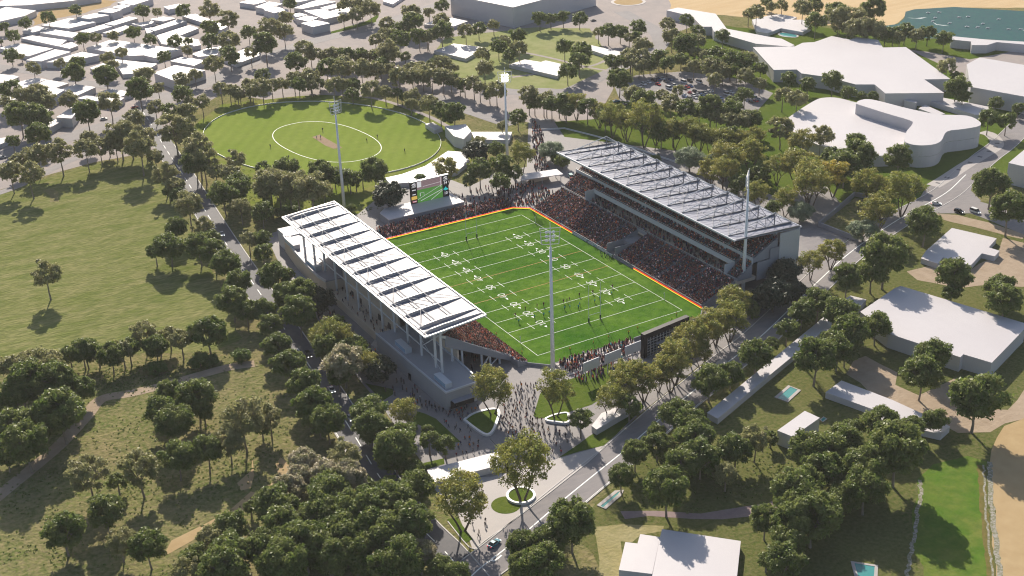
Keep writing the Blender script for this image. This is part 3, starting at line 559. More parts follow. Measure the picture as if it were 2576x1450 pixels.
# ================================================================ perimeter boards, walls, terraces
def board(p, q, label):
    e = empty('advertising_board', (p[0], p[1], .1)); tag(e, label, 'advertising board', 'advertising boards round the pitch')
    p, q = np.array(p, float), np.array(q, float)
    for nm, m, za, zb in (('red_band', 'red', .50, .85), ('yellow_band', 'yellow', .22, .50), ('green_band', 'green', .05, .22)):
        o = MB().bar((*p, (za+zb)/2), (*q, (za+zb)/2), .25, zb-za).build(nm, M[m]); o.parent = e; o.matrix_parent_inverse = Matrix.Translation(-e.location)
board((-34.6, 71.7), (34.8, 71.7), 'red yellow and green striped board along the far end of the pitch')
board((35.0, 71.6), (41.2, 66.1), 'short striped board across the far right corner of the pitch')
board((41.2, 66), (41.2, 29), 'striped red and yellow board below the far half of the east stand')
board((41.2, -19), (41.2, -65.6), 'striped red and yellow board below the near half of the east stand')
def wallrun(name, pts, w, h, m, label, cat='wall', z=0):
    mb = MB(); ln_ = [np.array(p) for p in pts]
    for p, q in zip(ln_, ln_[1:]): mb.bar((*p, z+h/2), (*q, z+h/2), w, h)
    o = mb.build(name, m); tag(o, label, cat); return o
wallrun('low_wall', [(41.3, -66), (35.2, -72.2), (3, -72.2)], .35, 1.2, M['concrete'], 'low grey wall along the near right end of the pitch')
wallrun('low_wall', [(-2, -72.2), (-35.2, -72.2), (-41, -66.2)], .35, 1.2, M['concrete'], 'low grey wall along the near left end of the pitch')
wallrun('low_wall', [(41.3, 29), (41.3, -3.5)], .35, 1.1, M['steelp'], 'pale grey low wall in front of the middle of the east stand')
t = MB()
for k in range(6): t.box(-33, 1.5, -74.2-k*1.5, -72.6-k*1.5, -.1, 1.1-.15*k+.0)
t.box(23, 38, -79, -72.6, -.1, 1.0); struct('standing_terrace', t, M['plazalight'])
t = MB()
for k in range(7): t.box(-36+k*.4, 36, 72.2+k*1.5, 73.7+k*1.5, -.1, .3+.14*k)
struct('standing_terrace', t, M['concrete'])
# goal posts
def goal(y, label):
    e = empty('goal_posts', (0, y, .1)); tag(e, label, 'goal posts', 'goal posts on the pitch')
    for x in (-2.75, 2.75):
        MB().tube((x, 0, 1.9), (x, 0, 16), .12, .08).build('post', M['steelw'], e); MB().tube((x, 0, 0), (x, 0, 1.9), .32, n=10).build('post_pad', mat('dark_green_pad', (.01, .05, .025), .7), e)
    MB().tube((-2.75, 0, 3), (2.75, 0, 3), .08).build('crossbar', M['steelw'], e)
goal(50, 'tall white goal posts at the far end of the pitch by the big screen'); goal(-50, 'tall white goal posts at the near end of the pitch')
for (x, y), s in (((34.2, 50), 'far right'), ((34.2, -50), 'near right'), ((-34.2, -50), 'near left')):
    e = MB().tube((x, y, .1), (x, y, 3.2), .10).box(x-.02, x+.02, y, y+.5, 2.4, 2.9).build('corner_post', M['steelw']); tag(e, f'thin white corner post at the {s} corner of the try line', 'corner post')
# flood light towers
def tower(x, y, H, label, lit=False):
    e = empty('floodlight_tower', (x, y, 0)); tag(e, label, 'floodlight tower', 'floodlight towers round the stadium'); e.rotation_euler.z = math.atan2(-y*1.0, -x*1.0)+math.pi/2 if not lit else math.atan2(-y, -x)+math.pi/2
    MB().tube((0, 0, 0), (0, 0, H*.84), .85, .42, 14).tube((0, 0, 0), (0, 0, .5), 1.3, 1.2, 14).build('pole', M['polew'], e, True)
    MB().tube((0, 0, H*.84), (0, 0, H), .26, .10, 8).build('spire', M['polew'], e)
    fr = MB(); a, b, wt, wb = H*.958, H*.855, 3.6, 3.0
    pts = [(-wb, -.5, b), (wb, -.5, b), (wt, -.5, a), (-wt, -.5, a)]
    for k in range(4): fr.tube(pts[k], pts[(k+1) % 4], .14)
    for k in (1, 2, 3): zz = b+(a-b)*k/4; wd = wb+(wt-wb)*k/4; fr.tube((-wd, -.5, zz), (wd, -.5, zz), .09)
    fr.tube((0, 0, a), (0, -.5, a), .1).tube((0, 0, b), (0, -.5, b), .1); fr.build('lamp_frame', M['steelw'], e)
    for i in range(3):
        for j in range(3):
            zz = b+(a-b)*(j+.8)/3.9; xx = (i-1)*1.25; MB().tube((xx, -1.0, zz), (xx, -.55, zz), .62, .4, 10).build('flood_lamp', M['lampon' if lit else 'lamp'], e)
tower(-33.6, 117.2, 57.4, 'floodlight tower behind the far end of the west stand, beside the oval'); tower(63.4, -64.2, 54.6, 'floodlight tower at the near end of the east stand among yellow green trees')
tower(-35.6, -75.3, 59.0, 'nearest floodlight tower, rising in front of the pitch from the entrance plaza'); tower(63.3, 124.8, 53.5, 'floodlight tower with glowing lamps beyond the far right corner of the pitch', True)
# big screen
def scoreboard():
    e = empty('video_scoreboard', (0, 96, 3.6)); tag(e, 'large video scoreboard showing 34 and 10 on a white plinth behind the far end', 'scoreboard')
    x0, x1, z0, z1 = -7.4, 13.1, .2, 11.2; k_ = 20.5/950
    def Pq(ax_, az): return ((x0+(ax_)*(x1-x0)), -.02, z0+az*(z1-z0))
    MB().box(x0, x1, 0, 1.2, z0, z1).build('cabinet', M['black'], e); MB().box(x0-.2, x1+.2, -.3, 1.3, z1, z1+.35).build('top_beam', M['steelw'], e)
    L = MB()
    for x in (-6, -2, 3, 8, 12): L.box(x-.2, x+.2, .2, 1, -3.6, .2)
    L.build('support', M['steelp'], e)
    def rect(a, b, c, d, y, m, mb=None):
        mb = mb or MB(); p, q = Pq(a, c), Pq(b, d); mb.box(p[0], q[0], y-.03, y, p[2], q[2]); return mb
    def em(name, c, s=.9): return mat(name, c, .4, .3, 0, c, s*.6)
    g = em('screen_green', (.10, .30, .05), .55); p = em('screen_crowd', (.30, .20, .21), .6); w = em('screen_white', (.75, .72, .72), .7); yl = em('screen_yellow', (.80, .50, .10), .7); cy = em('screen_cyan', (.02, .50, .50), .8); rd = em('screen_pink', (.55, .12, .14), .6)
    y = -.02; pic = MB(); a, c = Pq(.165, .0), Pq(.835, 1)
    pic.add([(a[0], y, a[2]), (c[0], y, a[2]), (c[0], y, a[2]+6.6), (a[0], y, a[2]+6.6)], [(0, 1, 2, 3)], 0); pic.add([(a[0], y, a[2]+6.6), (c[0], y, a[2]+6.6), (c[0], y, z1), (a[0], y, z1)], [(0, 1, 2, 3)], 1)
    y = -.05
    for (u0, v0, u1, v1, wd) in ((.25, .08, .83, .40, .22), (.17, .16, .83, .62, .14), (.52, .02, .83, .34, .2), (.24, .3, .24, .45, .3), (.24, .45, .34, .45, .12), (.34, .3, .34, .45, .12)):
        q0, q1 = Pq(u0, v0), Pq(u1, v1); pic.bar((q0[0], y, q0[2]), (q1[0], y, q1[2]), .04, wd, 2)
    for k in range(5): q0, q1 = Pq(.32, .66+k*.06), Pq(.8, .70+k*.06); pic.bar((q0[0], y, q0[2]), (q1[0], y, q1[2]), .04, .14, 2 if k == 1 else 3)
    q0, q1 = Pq(.17, .72), Pq(.28, .98); pic.box(q0[0], q1[0], y-.03, y, q0[2], q1[2], 2); q0, q1 = Pq(.79, .5), Pq(.80, .98); pic.box(q0[0], q1[0], y-.03, y, q0[2], q1[2], 2)
    pic.build('match_picture', [g, p, w, em('screen_dim', (.22, .14, .15), .5)], e)
    lg = MB()
    def emblem(cx, cz, s, m=0):
        for poly in ([(-1, -.1), (-.5, .6), (.2, .8), (.9, .5), (1, .1), (.3, .25), (-.3, .1)], [(-.8, -.45), (.2, -.05), (.95, -.3), (1, -.6), (0, -.5)], [(-1, -.85), (1, -.75), (1, -.95), (-1, -1.05)]):
            lg.add([(cx+a_*s, -.05, cz+b_*s) for a_, b_ in poly], [tuple(range(len(poly)))], m)
    c0 = Pq(.082, 0)[0]; c1 = Pq(.918, 0)[0]
    emblem(c0, z0+9.6, 1.2); emblem(c1, z0+9.6, 1.2)
    for zz, wd in ((7.2, 1.0), (5.0, .9)): lg.box(c0-wd, c0+wd, -.06, -.03, zz-.25, zz+.25)
    lg.box(c0-1.5, c0+1.5, -.06, -.03, 2.4, 4.1, 1); lg.box(c0-1.1, c0+1.2, -.06, -.03, .9, 1.8, 3); lg.box(c0-.8, c0+1.0, -.09, -.06, 1.2, 1.5)
    lg.add([(c1-1.4, -.05, z0+4.1), (c1-.2, -.05, z0+3.3), (c1+1.0, -.05, z0+3.5), (c1+1.4, -.05, z0+4.1), (c1+.6, -.05, z0+4.4), (c1+.1, -.05, z0+5.3), (c1-.6, -.05, z0+4.6)], [(0, 1, 2, 3, 4, 5, 6)], 2)
    for s, zz in (('34', 7.2), ('10', 1.9)):
        tx = bpy.data.curves.new('score', 'FONT'); tx.body = s; tx.size = 1.9; tx.align_x = 'CENTER'; tx.align_y = 'CENTER'; tx.offset = .04; to = bpy.data.objects.new('score', tx); COL.objects.link(to); dg = bpy.context.evaluated_depsgraph_get(); me = bpy.data.meshes.new_from_object(to.evaluated_get(dg))
        lg.add([(c1+w_.co.x, -.06, z0+zz+w_.co.y) for w_ in me.vertices], [tuple(p_.vertices) for p_ in me.polygons]); bpy.data.objects.remove(to); bpy.data.curves.remove(tx); bpy.data.meshes.remove(me)
    lg.build('score_panel', [w, yl, cy, rd], e)
scoreboard()
def building(name, label, cat, poly, h, wm='white', rm='roofwhite', group=None, z=0.0, par=None, rt=.3):
    cxm = np.mean([p[0] for p in poly]); cym = np.mean([p[1] for p in poly]); e = empty(name, (cxm, cym, z)); tag(e, label, cat, group)
    loc = [(p[0]-cxm, p[1]-cym) for p in poly]; MB().prism(loc, -.05, h-rt, top=False).build('wall', M[wm], e)
    MB().prism([(x*1.003, y*1.003) for x, y in loc], h-rt, h, bottom=True).build('roof', M[rm], e); return e
building('plinth_building', 'long low white roofed building carrying the video scoreboard', 'building', [(-25, 84.5), (15.2, 84.5), (15.5, 93.4), (15, 99), (-20.6, 99), (-24.8, 95)], 3.9, 'concrete')
e = empty('entry_shelter', (64, 95, 0)); tag(e, 'open flat roofed shelter with posts beyond the far right corner of the pitch', 'shelter')
MB().prism([(x-64, y-95) for x, y in ((52.7, 93.5), (57.6, 100.6), (76.1, 96.8), (74.7, 88.4))], 3.8, 4.2, bottom=True).build('roof', M['roofwhite'], e)
for x, y in ((54, 94), (58, 99.5), (75, 96), (73.8, 89.3), (64, 91.6)): MB().tube((x-64, y-95, 0), (x-64, y-95, 3.8), .18).build('post', M['steelp'], e)
MB().box(-5, 7, 1.0, 1.3, 0, 3.6).build('screen_wall', M['beige'], e)
# rear side of the near scoreboard
e = empty('black_scoreboard', (9, -84.5, 0)); tag(e, 'large black scoreboard seen from its gridded back among yellow green trees', 'scoreboard'); e.rotation_euler.z = math.atan2(2.7, 23.0)
MB().box(-11.6, 11.6, -.4, 1.6, 7.9, 10.0).box(-11.6, -9.9, -.4, 1.6, -.05, 7.9).box(9.9, 11.6, -.4, 1.6, -.05, 7.9).box(-9.9, 9.9, 1.1, 1.6, .5, 7.9).build('frame', M['black'], e)
gd = MB()
for k in range(13): x = -9.8+k*1.633; gd.box(x-.06, x+.06, -.3, -.1, 0, 8)
for k in range(8): gd.box(-9.8, 9.8, -.34, -.14, k*1.13, k*1.13+.1)
gd.build('grid', M['steelp'], e); MB().box(-6, 8, -1.8, -.4, 4.6, 4.8).build('service_deck', M['roofe'], e)
MB().box(-9.9, 9.9, .9, 1.1, 0, 7.9).build('panel', mat('blue_black_panel', (.012, .03, .06), .3), e)
for k, (xa, ya) in enumerate(((-31.2, -88.8), (-21.0, -87.9), (-11.4, -86.9))):
    e = empty('billboard', (xa+3.6, ya+.3, 0), .10); tag(e, ['blank grey billboard nearest the entrance plaza, on four posts', 'blank grey billboard in the middle of the three behind the near terrace', 'blank grey billboard next to the black scoreboard'][k], 'billboard', 'billboards behind the near terrace')
    MB().box(-3.8, 3.8, -.15, .15, 4.4, 8.2).build('panel', M['steelp'], e)
    for x in (-2.6, -.2, 2.4): MB().tube((x, 0, 0), (x, 0, 4.4), .16).build('post', M['steelp'], e)
# white lamp
for (u, v, lb) in ((D(1, 2, 2395, 985)[0], D(1, 2, 2395, 985)[1], 'disc headed street lamp over the tree beside the near podium'),):
    p = un(u, v, 9.5); e = empty('street_lamp', (p[0], p[1], 0)); tag(e, lb, 'street lamp'); MB().tube((0, 0, 0), (0, 0, 9.4), .12, .08).build('pole', M['steelp'], e); MB().tube((0, 0, 9.4), (0, 0, 9.6), .9, .8, 16).build('lamp_disc', M['steelw'], e)
# planters
def planter(label, poly, h, w):
    c = np.mean(poly, axis=0); e = empty('planter', (c[0], c[1], .06)); tag(e, label, 'planter', 'raised planters on the plaza')
    pl = [(p[0]-c[0], p[1]-c[1]) for p in smooth_line(list(poly)+[poly[0]], 5)[:-1]]; closed(MB(), pl, w, h, 0).build('rim', M['steelw'], e); MB().sheet(pl, h*.75).build('grass', M['lawn'], e)
planter('large white rimmed lawn planter in the middle of the entrance plaza', np.array(S7([(690, 470), (830, 385), (1060, 335), (1125, 385), (1085, 530), (1040, 620), (985, 655), (920, 640), (800, 560)])), .8, .9)
planter('small triangular planter below the grass mound', np.array(S7([(1715, 455), (1830, 408), (1970, 385), (2000, 430), (1985, 505), (1850, 500), (1730, 480)])), .8, .7)
p = un(*D(2, 3, 90, 650)); planter('round white rimmed planter by the kerb of the right road', np.array([(p[0]+4.2*math.cos(t), p[1]+4.2*math.sin(t)) for t in np.linspace(0, 6.283, 13)[:-1]]), .8, .7)
# bank wall and sunken court
wallrun('bank_wall', GD([(1345, 365), (1338, 330), (1420, 325), (1500, 345), (1590, 372), (1700, 410)]), .25, .9, M['steelw'], 'thin white edge wall along the top of the grass bank behind the east stand')
wallrun('court_wall', G(3, 1, [(905, 985), (510, 830), (870, 525), (1010, 555)]), .8, 2.2, M['concrete'], 'grey concrete wall round the sunken court right of the east stand')
area('court_lawn', G(3, 1, [(900, 970), (530, 825), (875, 545), (1010, 575), (1200, 700)]), .10, M['rough'])
area('service_yard', GD([(2010, 600), (2140, 505), (2230, 540), (2150, 590), (2060, 660)]), .075, M['asphaltpale'])
# ================================================================ white block buildings
def blk(i, j, pts, px, base=None):
    """roof outline in tile pixels, px = height of the wall edge in tile pixels below the lowest roof corner"""
    q = max(pts, key=lambda p: p[1]) if base is None else base
    u, v = D(i, j, *q); vb = v+px/3.9986; b = un(u, vb); lo, hi = 0.0, 60.0
    for _ in range(40):
        m = (lo+hi)/2; pv = pix((b[0], b[1], m))[1]
        if pv > v: lo = m
        else: hi = m
    h = max(2.4, lo); return G(i, j, pts, h), h
H = [(0,0,[(-60,60),(150,-40),(900,-80),(990,-35),(700,10),(280,50)],60),(0,0,[(-60,120),(60,75),(350,110),(240,160),(0,215),(-60,215)],60),
(0,0,[(430,255),(700,185),(950,225),(690,285)],36),(0,0,[(230,305),(370,265),(490,290),(330,325)],35),(0,0,[(410,330),(520,295),(790,335),(720,378)],40),
(0,0,[(220,385),(330,360),(660,405),(585,465)],30),(0,0,[(590,465),(720,425),(780,460),(700,490)],30),(0,0,[(0,485),(180,440),(520,490),(280,565),(200,540)],40),
(0,0,[(270,605),(550,500),(700,525),(420,615)],75),(0,0,[(480,625),(820,525),(990,555),(660,625)],62),(0,0,[(910,685),(1050,635),(1130,690),(1000,740)],40),
(0,0,[(1150,600),(1570,645),(1430,730),(1240,745)],40),(0,0,[(890,485),(1130,405),(1810,500),(1550,580),(1440,555),(1310,560)],52),(0,0,[(1720,615),(1840,575),(2060,610),(1950,660)],55),
(0,0,[(1560,735),(1760,660),(2050,710),(1750,808)],92),(0,0,[(1940,545),(2080,490),(2220,470),(2180,550),(2000,570)],55),(0,0,[(2250,590),(2450,500),(2620,465),(2600,560),(2380,640)],38),
(0,0,[(1590,360),(1900,260),(1990,290),(1800,365),(1990,400),(2010,450),(1900,470),(1640,440)],42),(0,0,[(1510,290),(1790,195),(1870,215),(1560,310)],40),(0,0,[(1330,240),(1520,210),(1560,225),(1430,265)],30),
(0,0,[(1510,195),(1640,170),(1760,185),(1640,215)],25),(0,0,[(1060,240),(1290,170),(1380,185),(1150,255)],45),(0,0,[(810,315),(1050,245),(1150,260),(900,330)],36),(0,0,[(1040,330),(1260,260),(1320,275),(1140,345)],30),
(0,0,[(780,175),(960,135),(1090,155),(900,190)],60),(0,0,[(990,120),(1100,85),(1220,100),(1130,130)],75),(0,0,[(1130,75),(1230,45),(1310,60),(1220,90)],60),(0,0,[(1190,30),(1420,-40),(1530,-10),(1340,50)],60),
(0,0,[(1840,165),(1970,145),(2280,265),(2210,300),(2020,220)],42),(0,0,[(1650,70),(1800,40),(1860,60),(1700,95)],50),(0,0,[(1460,290),(1520,280),(1600,300),(1480,335)],25),
(0,0,[(-60,745),(130,760),(185,775),(60,830),(-60,830)],45),(0,0,[(180,830),(350,785),(460,800),(230,890)],42),(0,0,[(380,850),(470,805),(680,840),(540,890)],50),
(0,0,[(190,915),(320,880),(560,890),(640,905),(520,980),(380,925)],88),(0,0,[(600,905),(760,850),(950,880),(720,985)],62),(0,0,[(975,940),(1110,895),(1330,930),(1200,975)],52),(0,0,[(790,990),(870,965),(1240,985),(1160,1040)],60),
(0,0,[(340,1130),(420,1090),(500,1105),(430,1140)],50),(0,0,[(570,1180),(720,1080),(790,1100),(720,1190)],95),(0,0,[(360,1220),(470,1190),(630,1210),(490,1290)],62),(0,0,[(-60,1400),(90,1380),(135,1400),(-20,1460)],40),(0,0,[(-60,985),(140,980),(160,1000),(0,1030)],30)]
H2 = [(1,0,[(490,110),(680,95),(850,155),(690,190)],55),(1,0,[(460,235),(600,205),(735,235),(570,270)],80),(1,0,[(410,190),(510,160),(620,180),(530,215)],60),(1,0,[(80,100),(200,70),(320,100),(180,130)],65),
(1,0,[(0,70),(130,20),(260,40),(100,90)],60),(1,0,[(370,142),(440,132),(510,150),(400,172)],60),(1,0,[(650,80),(850,30),(930,50),(720,95)],42),(1,0,[(390,80),(560,20),(640,0),(790,20),(480,85)],42),(1,0,[(750,115),(960,55),(1000,110),(850,150)],45),
(1,0,[(-160,25),(-20,-10),(100,15),(-20,45)],50),(1,0,[(250,-10),(560,-60),(640,-20),(420,20)],50),(1,0,[(1280,10),(1330,-60),(1560,-80),(1375,40)],28)]
def rowlab(L, zone, group, name='block_house', cat='house'):
    it = []
    for (i, j, pts, px) in L:
        poly, h = blk(i, j, pts, px); pc = np.mean(poly, axis=0); poly = [tuple(pc+(np.array(p)-pc)*1.05) for p in poly]; c = pix((*np.mean(poly, axis=0), h)); it.append((c[1], c[0], poly, h))
    it.sort(key=lambda t: t[0]); nrow = 6
    for r in range(0, len(it), nrow):
        for k, (v, u, poly, h) in enumerate(sorted(it[r:r+nrow], key=lambda t: t[1])):
            P_ = np.array(poly); e = np.linalg.norm(np.roll(P_, -1, 0)-P_, axis=1); shp = 'long' if e.max() > 2.3*np.sort(e)[-3] else ('large' if e.max() > 34 else 'small')
            R_ = ['back', 'second', 'third', 'fourth', 'fifth', 'sixth', 'seventh', 'front'][min(7, r//nrow)] if r+nrow < len(it) else 'front'
            building(name, f'{shp} white block, {ORD[k]} from left in {R_} row of {zone}', cat, poly, h, group=group)
rowlab(H, 'the upper left suburb', 'white block houses of the upper left suburb'); rowlab(H2, 'the top centre-left cluster', 'white block houses at the top')
def B1(i, j, pts, px, name, label, cat='building', base=None, **k):
    poly, h = blk(i, j, pts, px, base); return building(name, label, cat, poly, h, **k)
B1(1,0,[(1955,-50),(2585,75),(3420,-140),(2800,-280)],210,'warehouse','huge white warehouse at the top centre','warehouse',base=(2585,75))
B1(1,0,[(1690,245),(1900,165),(2130,215),(1990,265)],26,'flat_block','small flat white block in front of the huge warehouse')
B1(1,0,[(1790,512),(1990,440),(2310,480),(2110,590)],22,'park_pavilion','square white flat pavilion on the park lawn','pavilion')
B1(2,0,[(-30,650),(130,600),(290,625),(340,610),(520,650),(455,765)],20,'park_pavilion','long white flat pavilion with a stepped roof on the park lawn','pavilion')
B1(2,0,[(720,480),(790,455),(1130,530),(1020,580)],22,'park_pavilion','narrow white pavilion under the trees at the right of the park','pavilion')
B1(2,0,[(1555,105),(1670,78),(2050,140),(2160,290),(2576,370),(2710,390),(2840,455),(2790,470),(2450,440),(2030,318),(2010,270),(1910,270),(1810,165)],85,'school_block','long bent white building behind the car park trees',base=(1555,105))
B1(3,0,[(0,160),(130,145),(290,175),(240,200),(400,200),(430,280),(350,325),(130,285),(0,335),(-110,320),(-160,200)],12,'club_house','low white building with the oval pool at the top right')
B1(3,0,[(-150,475),(0,475),(270,470),(350,432),(470,425),(640,365),(830,400),(900,375),(1110,405),(1155,480),(1385,475),(1830,795),(1570,800),(1770,935),(1180,940),(1070,850),(880,850),(600,775),(340,740),(290,700),(60,705)],125,'shopping_centre','vast white shopping centre with a zigzag outline on the right','shopping centre',base=(60,705))
B1(3,0,[(2000,650),(2130,580),(2575,655),(3200,800),(3000,1130),(2575,972),(2040,875)],170,'white_hall','big plain white block at the right edge, beside the shopping centre','hall',base=(2400,930))
B1(3,0,[(1370,1012),(1400,1000),(1505,1025),(1490,1038)],70,'plant_room','little white tower block behind the curving white building')
B1(3,0,[(1640,1022),(1740,980),(2270,1085),(2130,1155),(2080,1155)],50,'flat_block','long low white block right of the curving white building')
B1(3,0,[(1515,1092),(1580,1055),(1780,1145),(1700,1160)],40,'flat_block','tiny rounded white block touching the curving white building')
B1(3,0,[(1840,400),(1840,375),(1870,368),(2205,400),(2650,425),(2650,455),(2300,425),(2205,455),(2050,455),(2040,418)],85,'lakeside_block','long narrow white building along the lake shore',base=(2050,455))
B1(3,1,[(2420,190),(2575,60),(3000,140),(2900,330),(2575,225)],210,'white_hall','white block cut by the right edge above the road junction','hall',base=(2420,190))
B1(3,1,[(1590,1075),(1850,845),(2300,950),(2220,1040),(2330,1075),(2280,1130),(2150,1100),(2040,1220),(1760,1140),(1710,1205),(1540,1150)],32,'flat_house','low white house with stepped corners inside the green right hand plot','house',base=(2040,1220))
B1(3,2,[(930,238),(1280,0),(1340,-20),(2585,355),(2590,400),(2250,750),(1965,665),(1935,695),(1210,455)],150,'white_hall','big white hall with a notched front on the right','hall',base=(2250,750))
B1(2,2,[(1965,1252),(2070,1312),(2575,890),(3120,440),(3216,430),(3216,330),(3150,280)],22,'covered_walk','very long thin white strip building right of the road','building',base=(2070,1312))
B1(3,2,[(690,150),(830,75),(990,115),(905,215)],14,'garden_shed','small white shed at the upper end of the thin strip building','shed')
B1(3,2,[(580,1048),(740,930),(1250,1125),(1830,1390),(1740,1470),(990,1300),(1080,1228)],38,'flat_house','long angled white house between the drive and the trees','house',base=(580,1048))
B1(3,2,[(95,1432),(370,1235),(520,1305),(250,1495)],140,'white_cube','tall white box near the teal pool','building',base=(250,1495))
B1(2,3,[(1510,975),(2300,1095),(2250,1560),(1400,1500),(1490,1055)],60,'white_hall','white hall with tree shadows on its roof at the bottom edge','hall',base=(1500,1448))
B1(2,3,[(1140,1105),(1262,1120),(1290,1025),(1488,1055),(1410,1425),(1075,1385)],55,'white_annex','stepped lower white annex at the bottom edge','building',base=(1075,1385))
B1(2,2,[(800,1385),(850,1422),(1180,1228),(1222,1160),(1180,1148),(900,1258)],42,'kiosk','white flat roofed kiosk on the plaza lawn by the right road','kiosk',base=(850,1422))
B1(1,3,[(1720,378),(2330,220),(2440,195),(2480,290),(2430,335),(1780,505)],58,'gate_building','long white gate building across the foot of the entrance plaza','gate building',base=(1780,505))
B1(1,0,[(1900,1272),(2110,1250),(2165,1320),(2090,1400),(1990,1370)],110,'club_house','white box at the right end of the cricket oval','building',base=(1990,1370))
B1(1,0,[(2165,1328),(2576,1328),(2545,1410),(2200,1402)],28,'club_house','long flat white building right of the cricket oval')
B1(1,0,[(1700,1248),(1780,1232),(1875,1285),(1795,1312)],16,'sight_hut','tiny white hut on the right rim of the cricket oval','hut')
B1(1,1,[(1300,340),(1460,305),(1700,222),(1840,130),(1930,70),(2070,80),(2150,170),(2020,275),(1800,335),(1560,385),(1350,402)],26,'curved_pavilion','curved brilliant white pavilion along the near right rim of the oval','pavilion',base=(1350,402))
# curving white building: low volume with a raised ring
cv = empty('curving_building', tuple(un(2150, 320))); tag(cv, 'curving white building with a raised rounded volume on its roof', 'building')
o0 = Vector(cv.location)
def rel(poly): return [(p[0]-o0.x, p[1]-o0.y) for p in poly]
lo = [tuple(p) for p in smooth_line(GD([(1964, 312), (2000, 284), (2050, 253), (2075, 246), (2110, 247), (2170, 262), (2260, 280), (2330, 300), (2320, 360), (2275, 385), (2190, 392), (2100, 378), (2030, 352), (1964, 312)], 6), 4)[:-1]]
MB().prism(rel(lo), -.1, 6).build('lower_volume', M['roofwhite'], cv)
up = [tuple(p) for p in smooth_line(G(3, 0, [(885, 1045), (920, 1012), (1050, 1003), (1400, 1090), (1700, 1150), (2000, 1165), (2130, 1225), (2120, 1270), (1960, 1300), (1800, 1325), (1740, 1420), (1640, 1458), (1480, 1460), (1375, 1420), (1390, 1330), (1455, 1245), (1420, 1210), (1200, 1145), (885, 1045)], 12), 4)[:-1]]
MB().prism(rel(up), 5.9, 11.7, top=False).prism(rel(up), 0, 5.8, top=False).build('upper_wall', M['white'], cv); MB().prism(rel(up), 11.7, 12).build('upper_roof', M['roofwhite'], cv)
# pools
def pool(label, poly, wm='poolw', deck=1.2):
    c = np.mean(poly, axis=0); e = empty('swimming_pool', (c[0], c[1], .1)); tag(e, label, 'swimming pool'); pl = [(p[0]-c[0], p[1]-c[1]) for p in poly]
    closed(MB(), pl, deck, .15, 0).build('pool_edge', M['plazalight'], e); MB().sheet(pl, .06).build('pool_surface', M[wm], e)
pool('oval turquoise pool behind the shopping centre', [tuple(p) for p in smooth_line(G(3, 0, [(105, 350), (130, 332), (250, 345), (300, 365), (270, 380), (150, 370), (105, 350)]), 4)[:-1]])
pool('square teal pool between the thin strip building and the long angled house', G(3, 2, [(80, 1105), (215, 990), (315, 1030), (190, 1145)]))
pool('teal pool at the bottom edge, right of centre', G(3, 3, [(850, 1312), (1090, 1350), (1080, 1500), (900, 1500)]))
pool('narrow pale pool beside the right road near the bottom', G(2, 3, [(870, 745), (1050, 600), (1110, 590), (1080, 640), (930, 770)]))
pool('very small pool beside the tall white box', G(3, 2, [(525, 1330), (560, 1300), (590, 1320), (550, 1350)]), deck=.4)
# ================================================================ trees
def leafquads(cen, nrm, size, rng):
    n = len(cen); nrm = nrm/np.linalg.norm(nrm, axis=1)[:, None]; t = rng.normal(size=(n, 3)); a = np.cross(nrm, t); a /= np.linalg.norm(a, axis=1)[:, None]; b = np.cross(nrm, a)
    s = size*rng.uniform(.6, 1.35, (n, 1)); l = s*rng.uniform(1.0, 1.7, (n, 1)); V = np.stack([cen-a*l-b*s*.35, cen+b*s*.75-a*l*.1, cen+a*l+b*s*.1, cen-b*s*.75+a*l*.05], 1).reshape(-1, 3)
    return V, np.arange(4*n).reshape(-1, 4)
def crown(seed, rz, cz, ncl, nleaf, cr, size, shell=.62, flat=1.0, scatter=.55, hole=0.0):
    rng = np.random.default_rng(seed); V = []; C_ = []
    n = 0
    while n < ncl:
        p = rng.normal(size=3); p /= np.linalg.norm(p)
        if p[2] < -.8: continue
        r = rng.uniform(shell, 1.0)**.8*(1-cr*.7)*rng.uniform(.86, 1.08); p = p*r*np.array([1, 1, rz]); 
        C_.append((p, cr*rng.uniform(.7, 1.25))); n += 1
    for p, r in C_:
        d = rng.normal(size=(nleaf, 3)); d /= np.linalg.norm(d, axis=1)[:, None]; d[:, 2] = np.where(d[:, 2] < -.35, -d[:, 2]*.6, d[:, 2]); rad = r*rng.uniform(.45, 1.08, (nleaf, 1))
        q = p+d*rad*np.array([1, 1, flat]); nn = d+np.array([0, 0, .45])+rng.normal(size=(nleaf, 3))*scatter; V.append((q, nn))
    q = np.concatenate([a for a, _ in V]); nn = np.concatenate([b for _, b in V]); q[:, 2] += cz
    return leafquads(q, nn, size, rng)
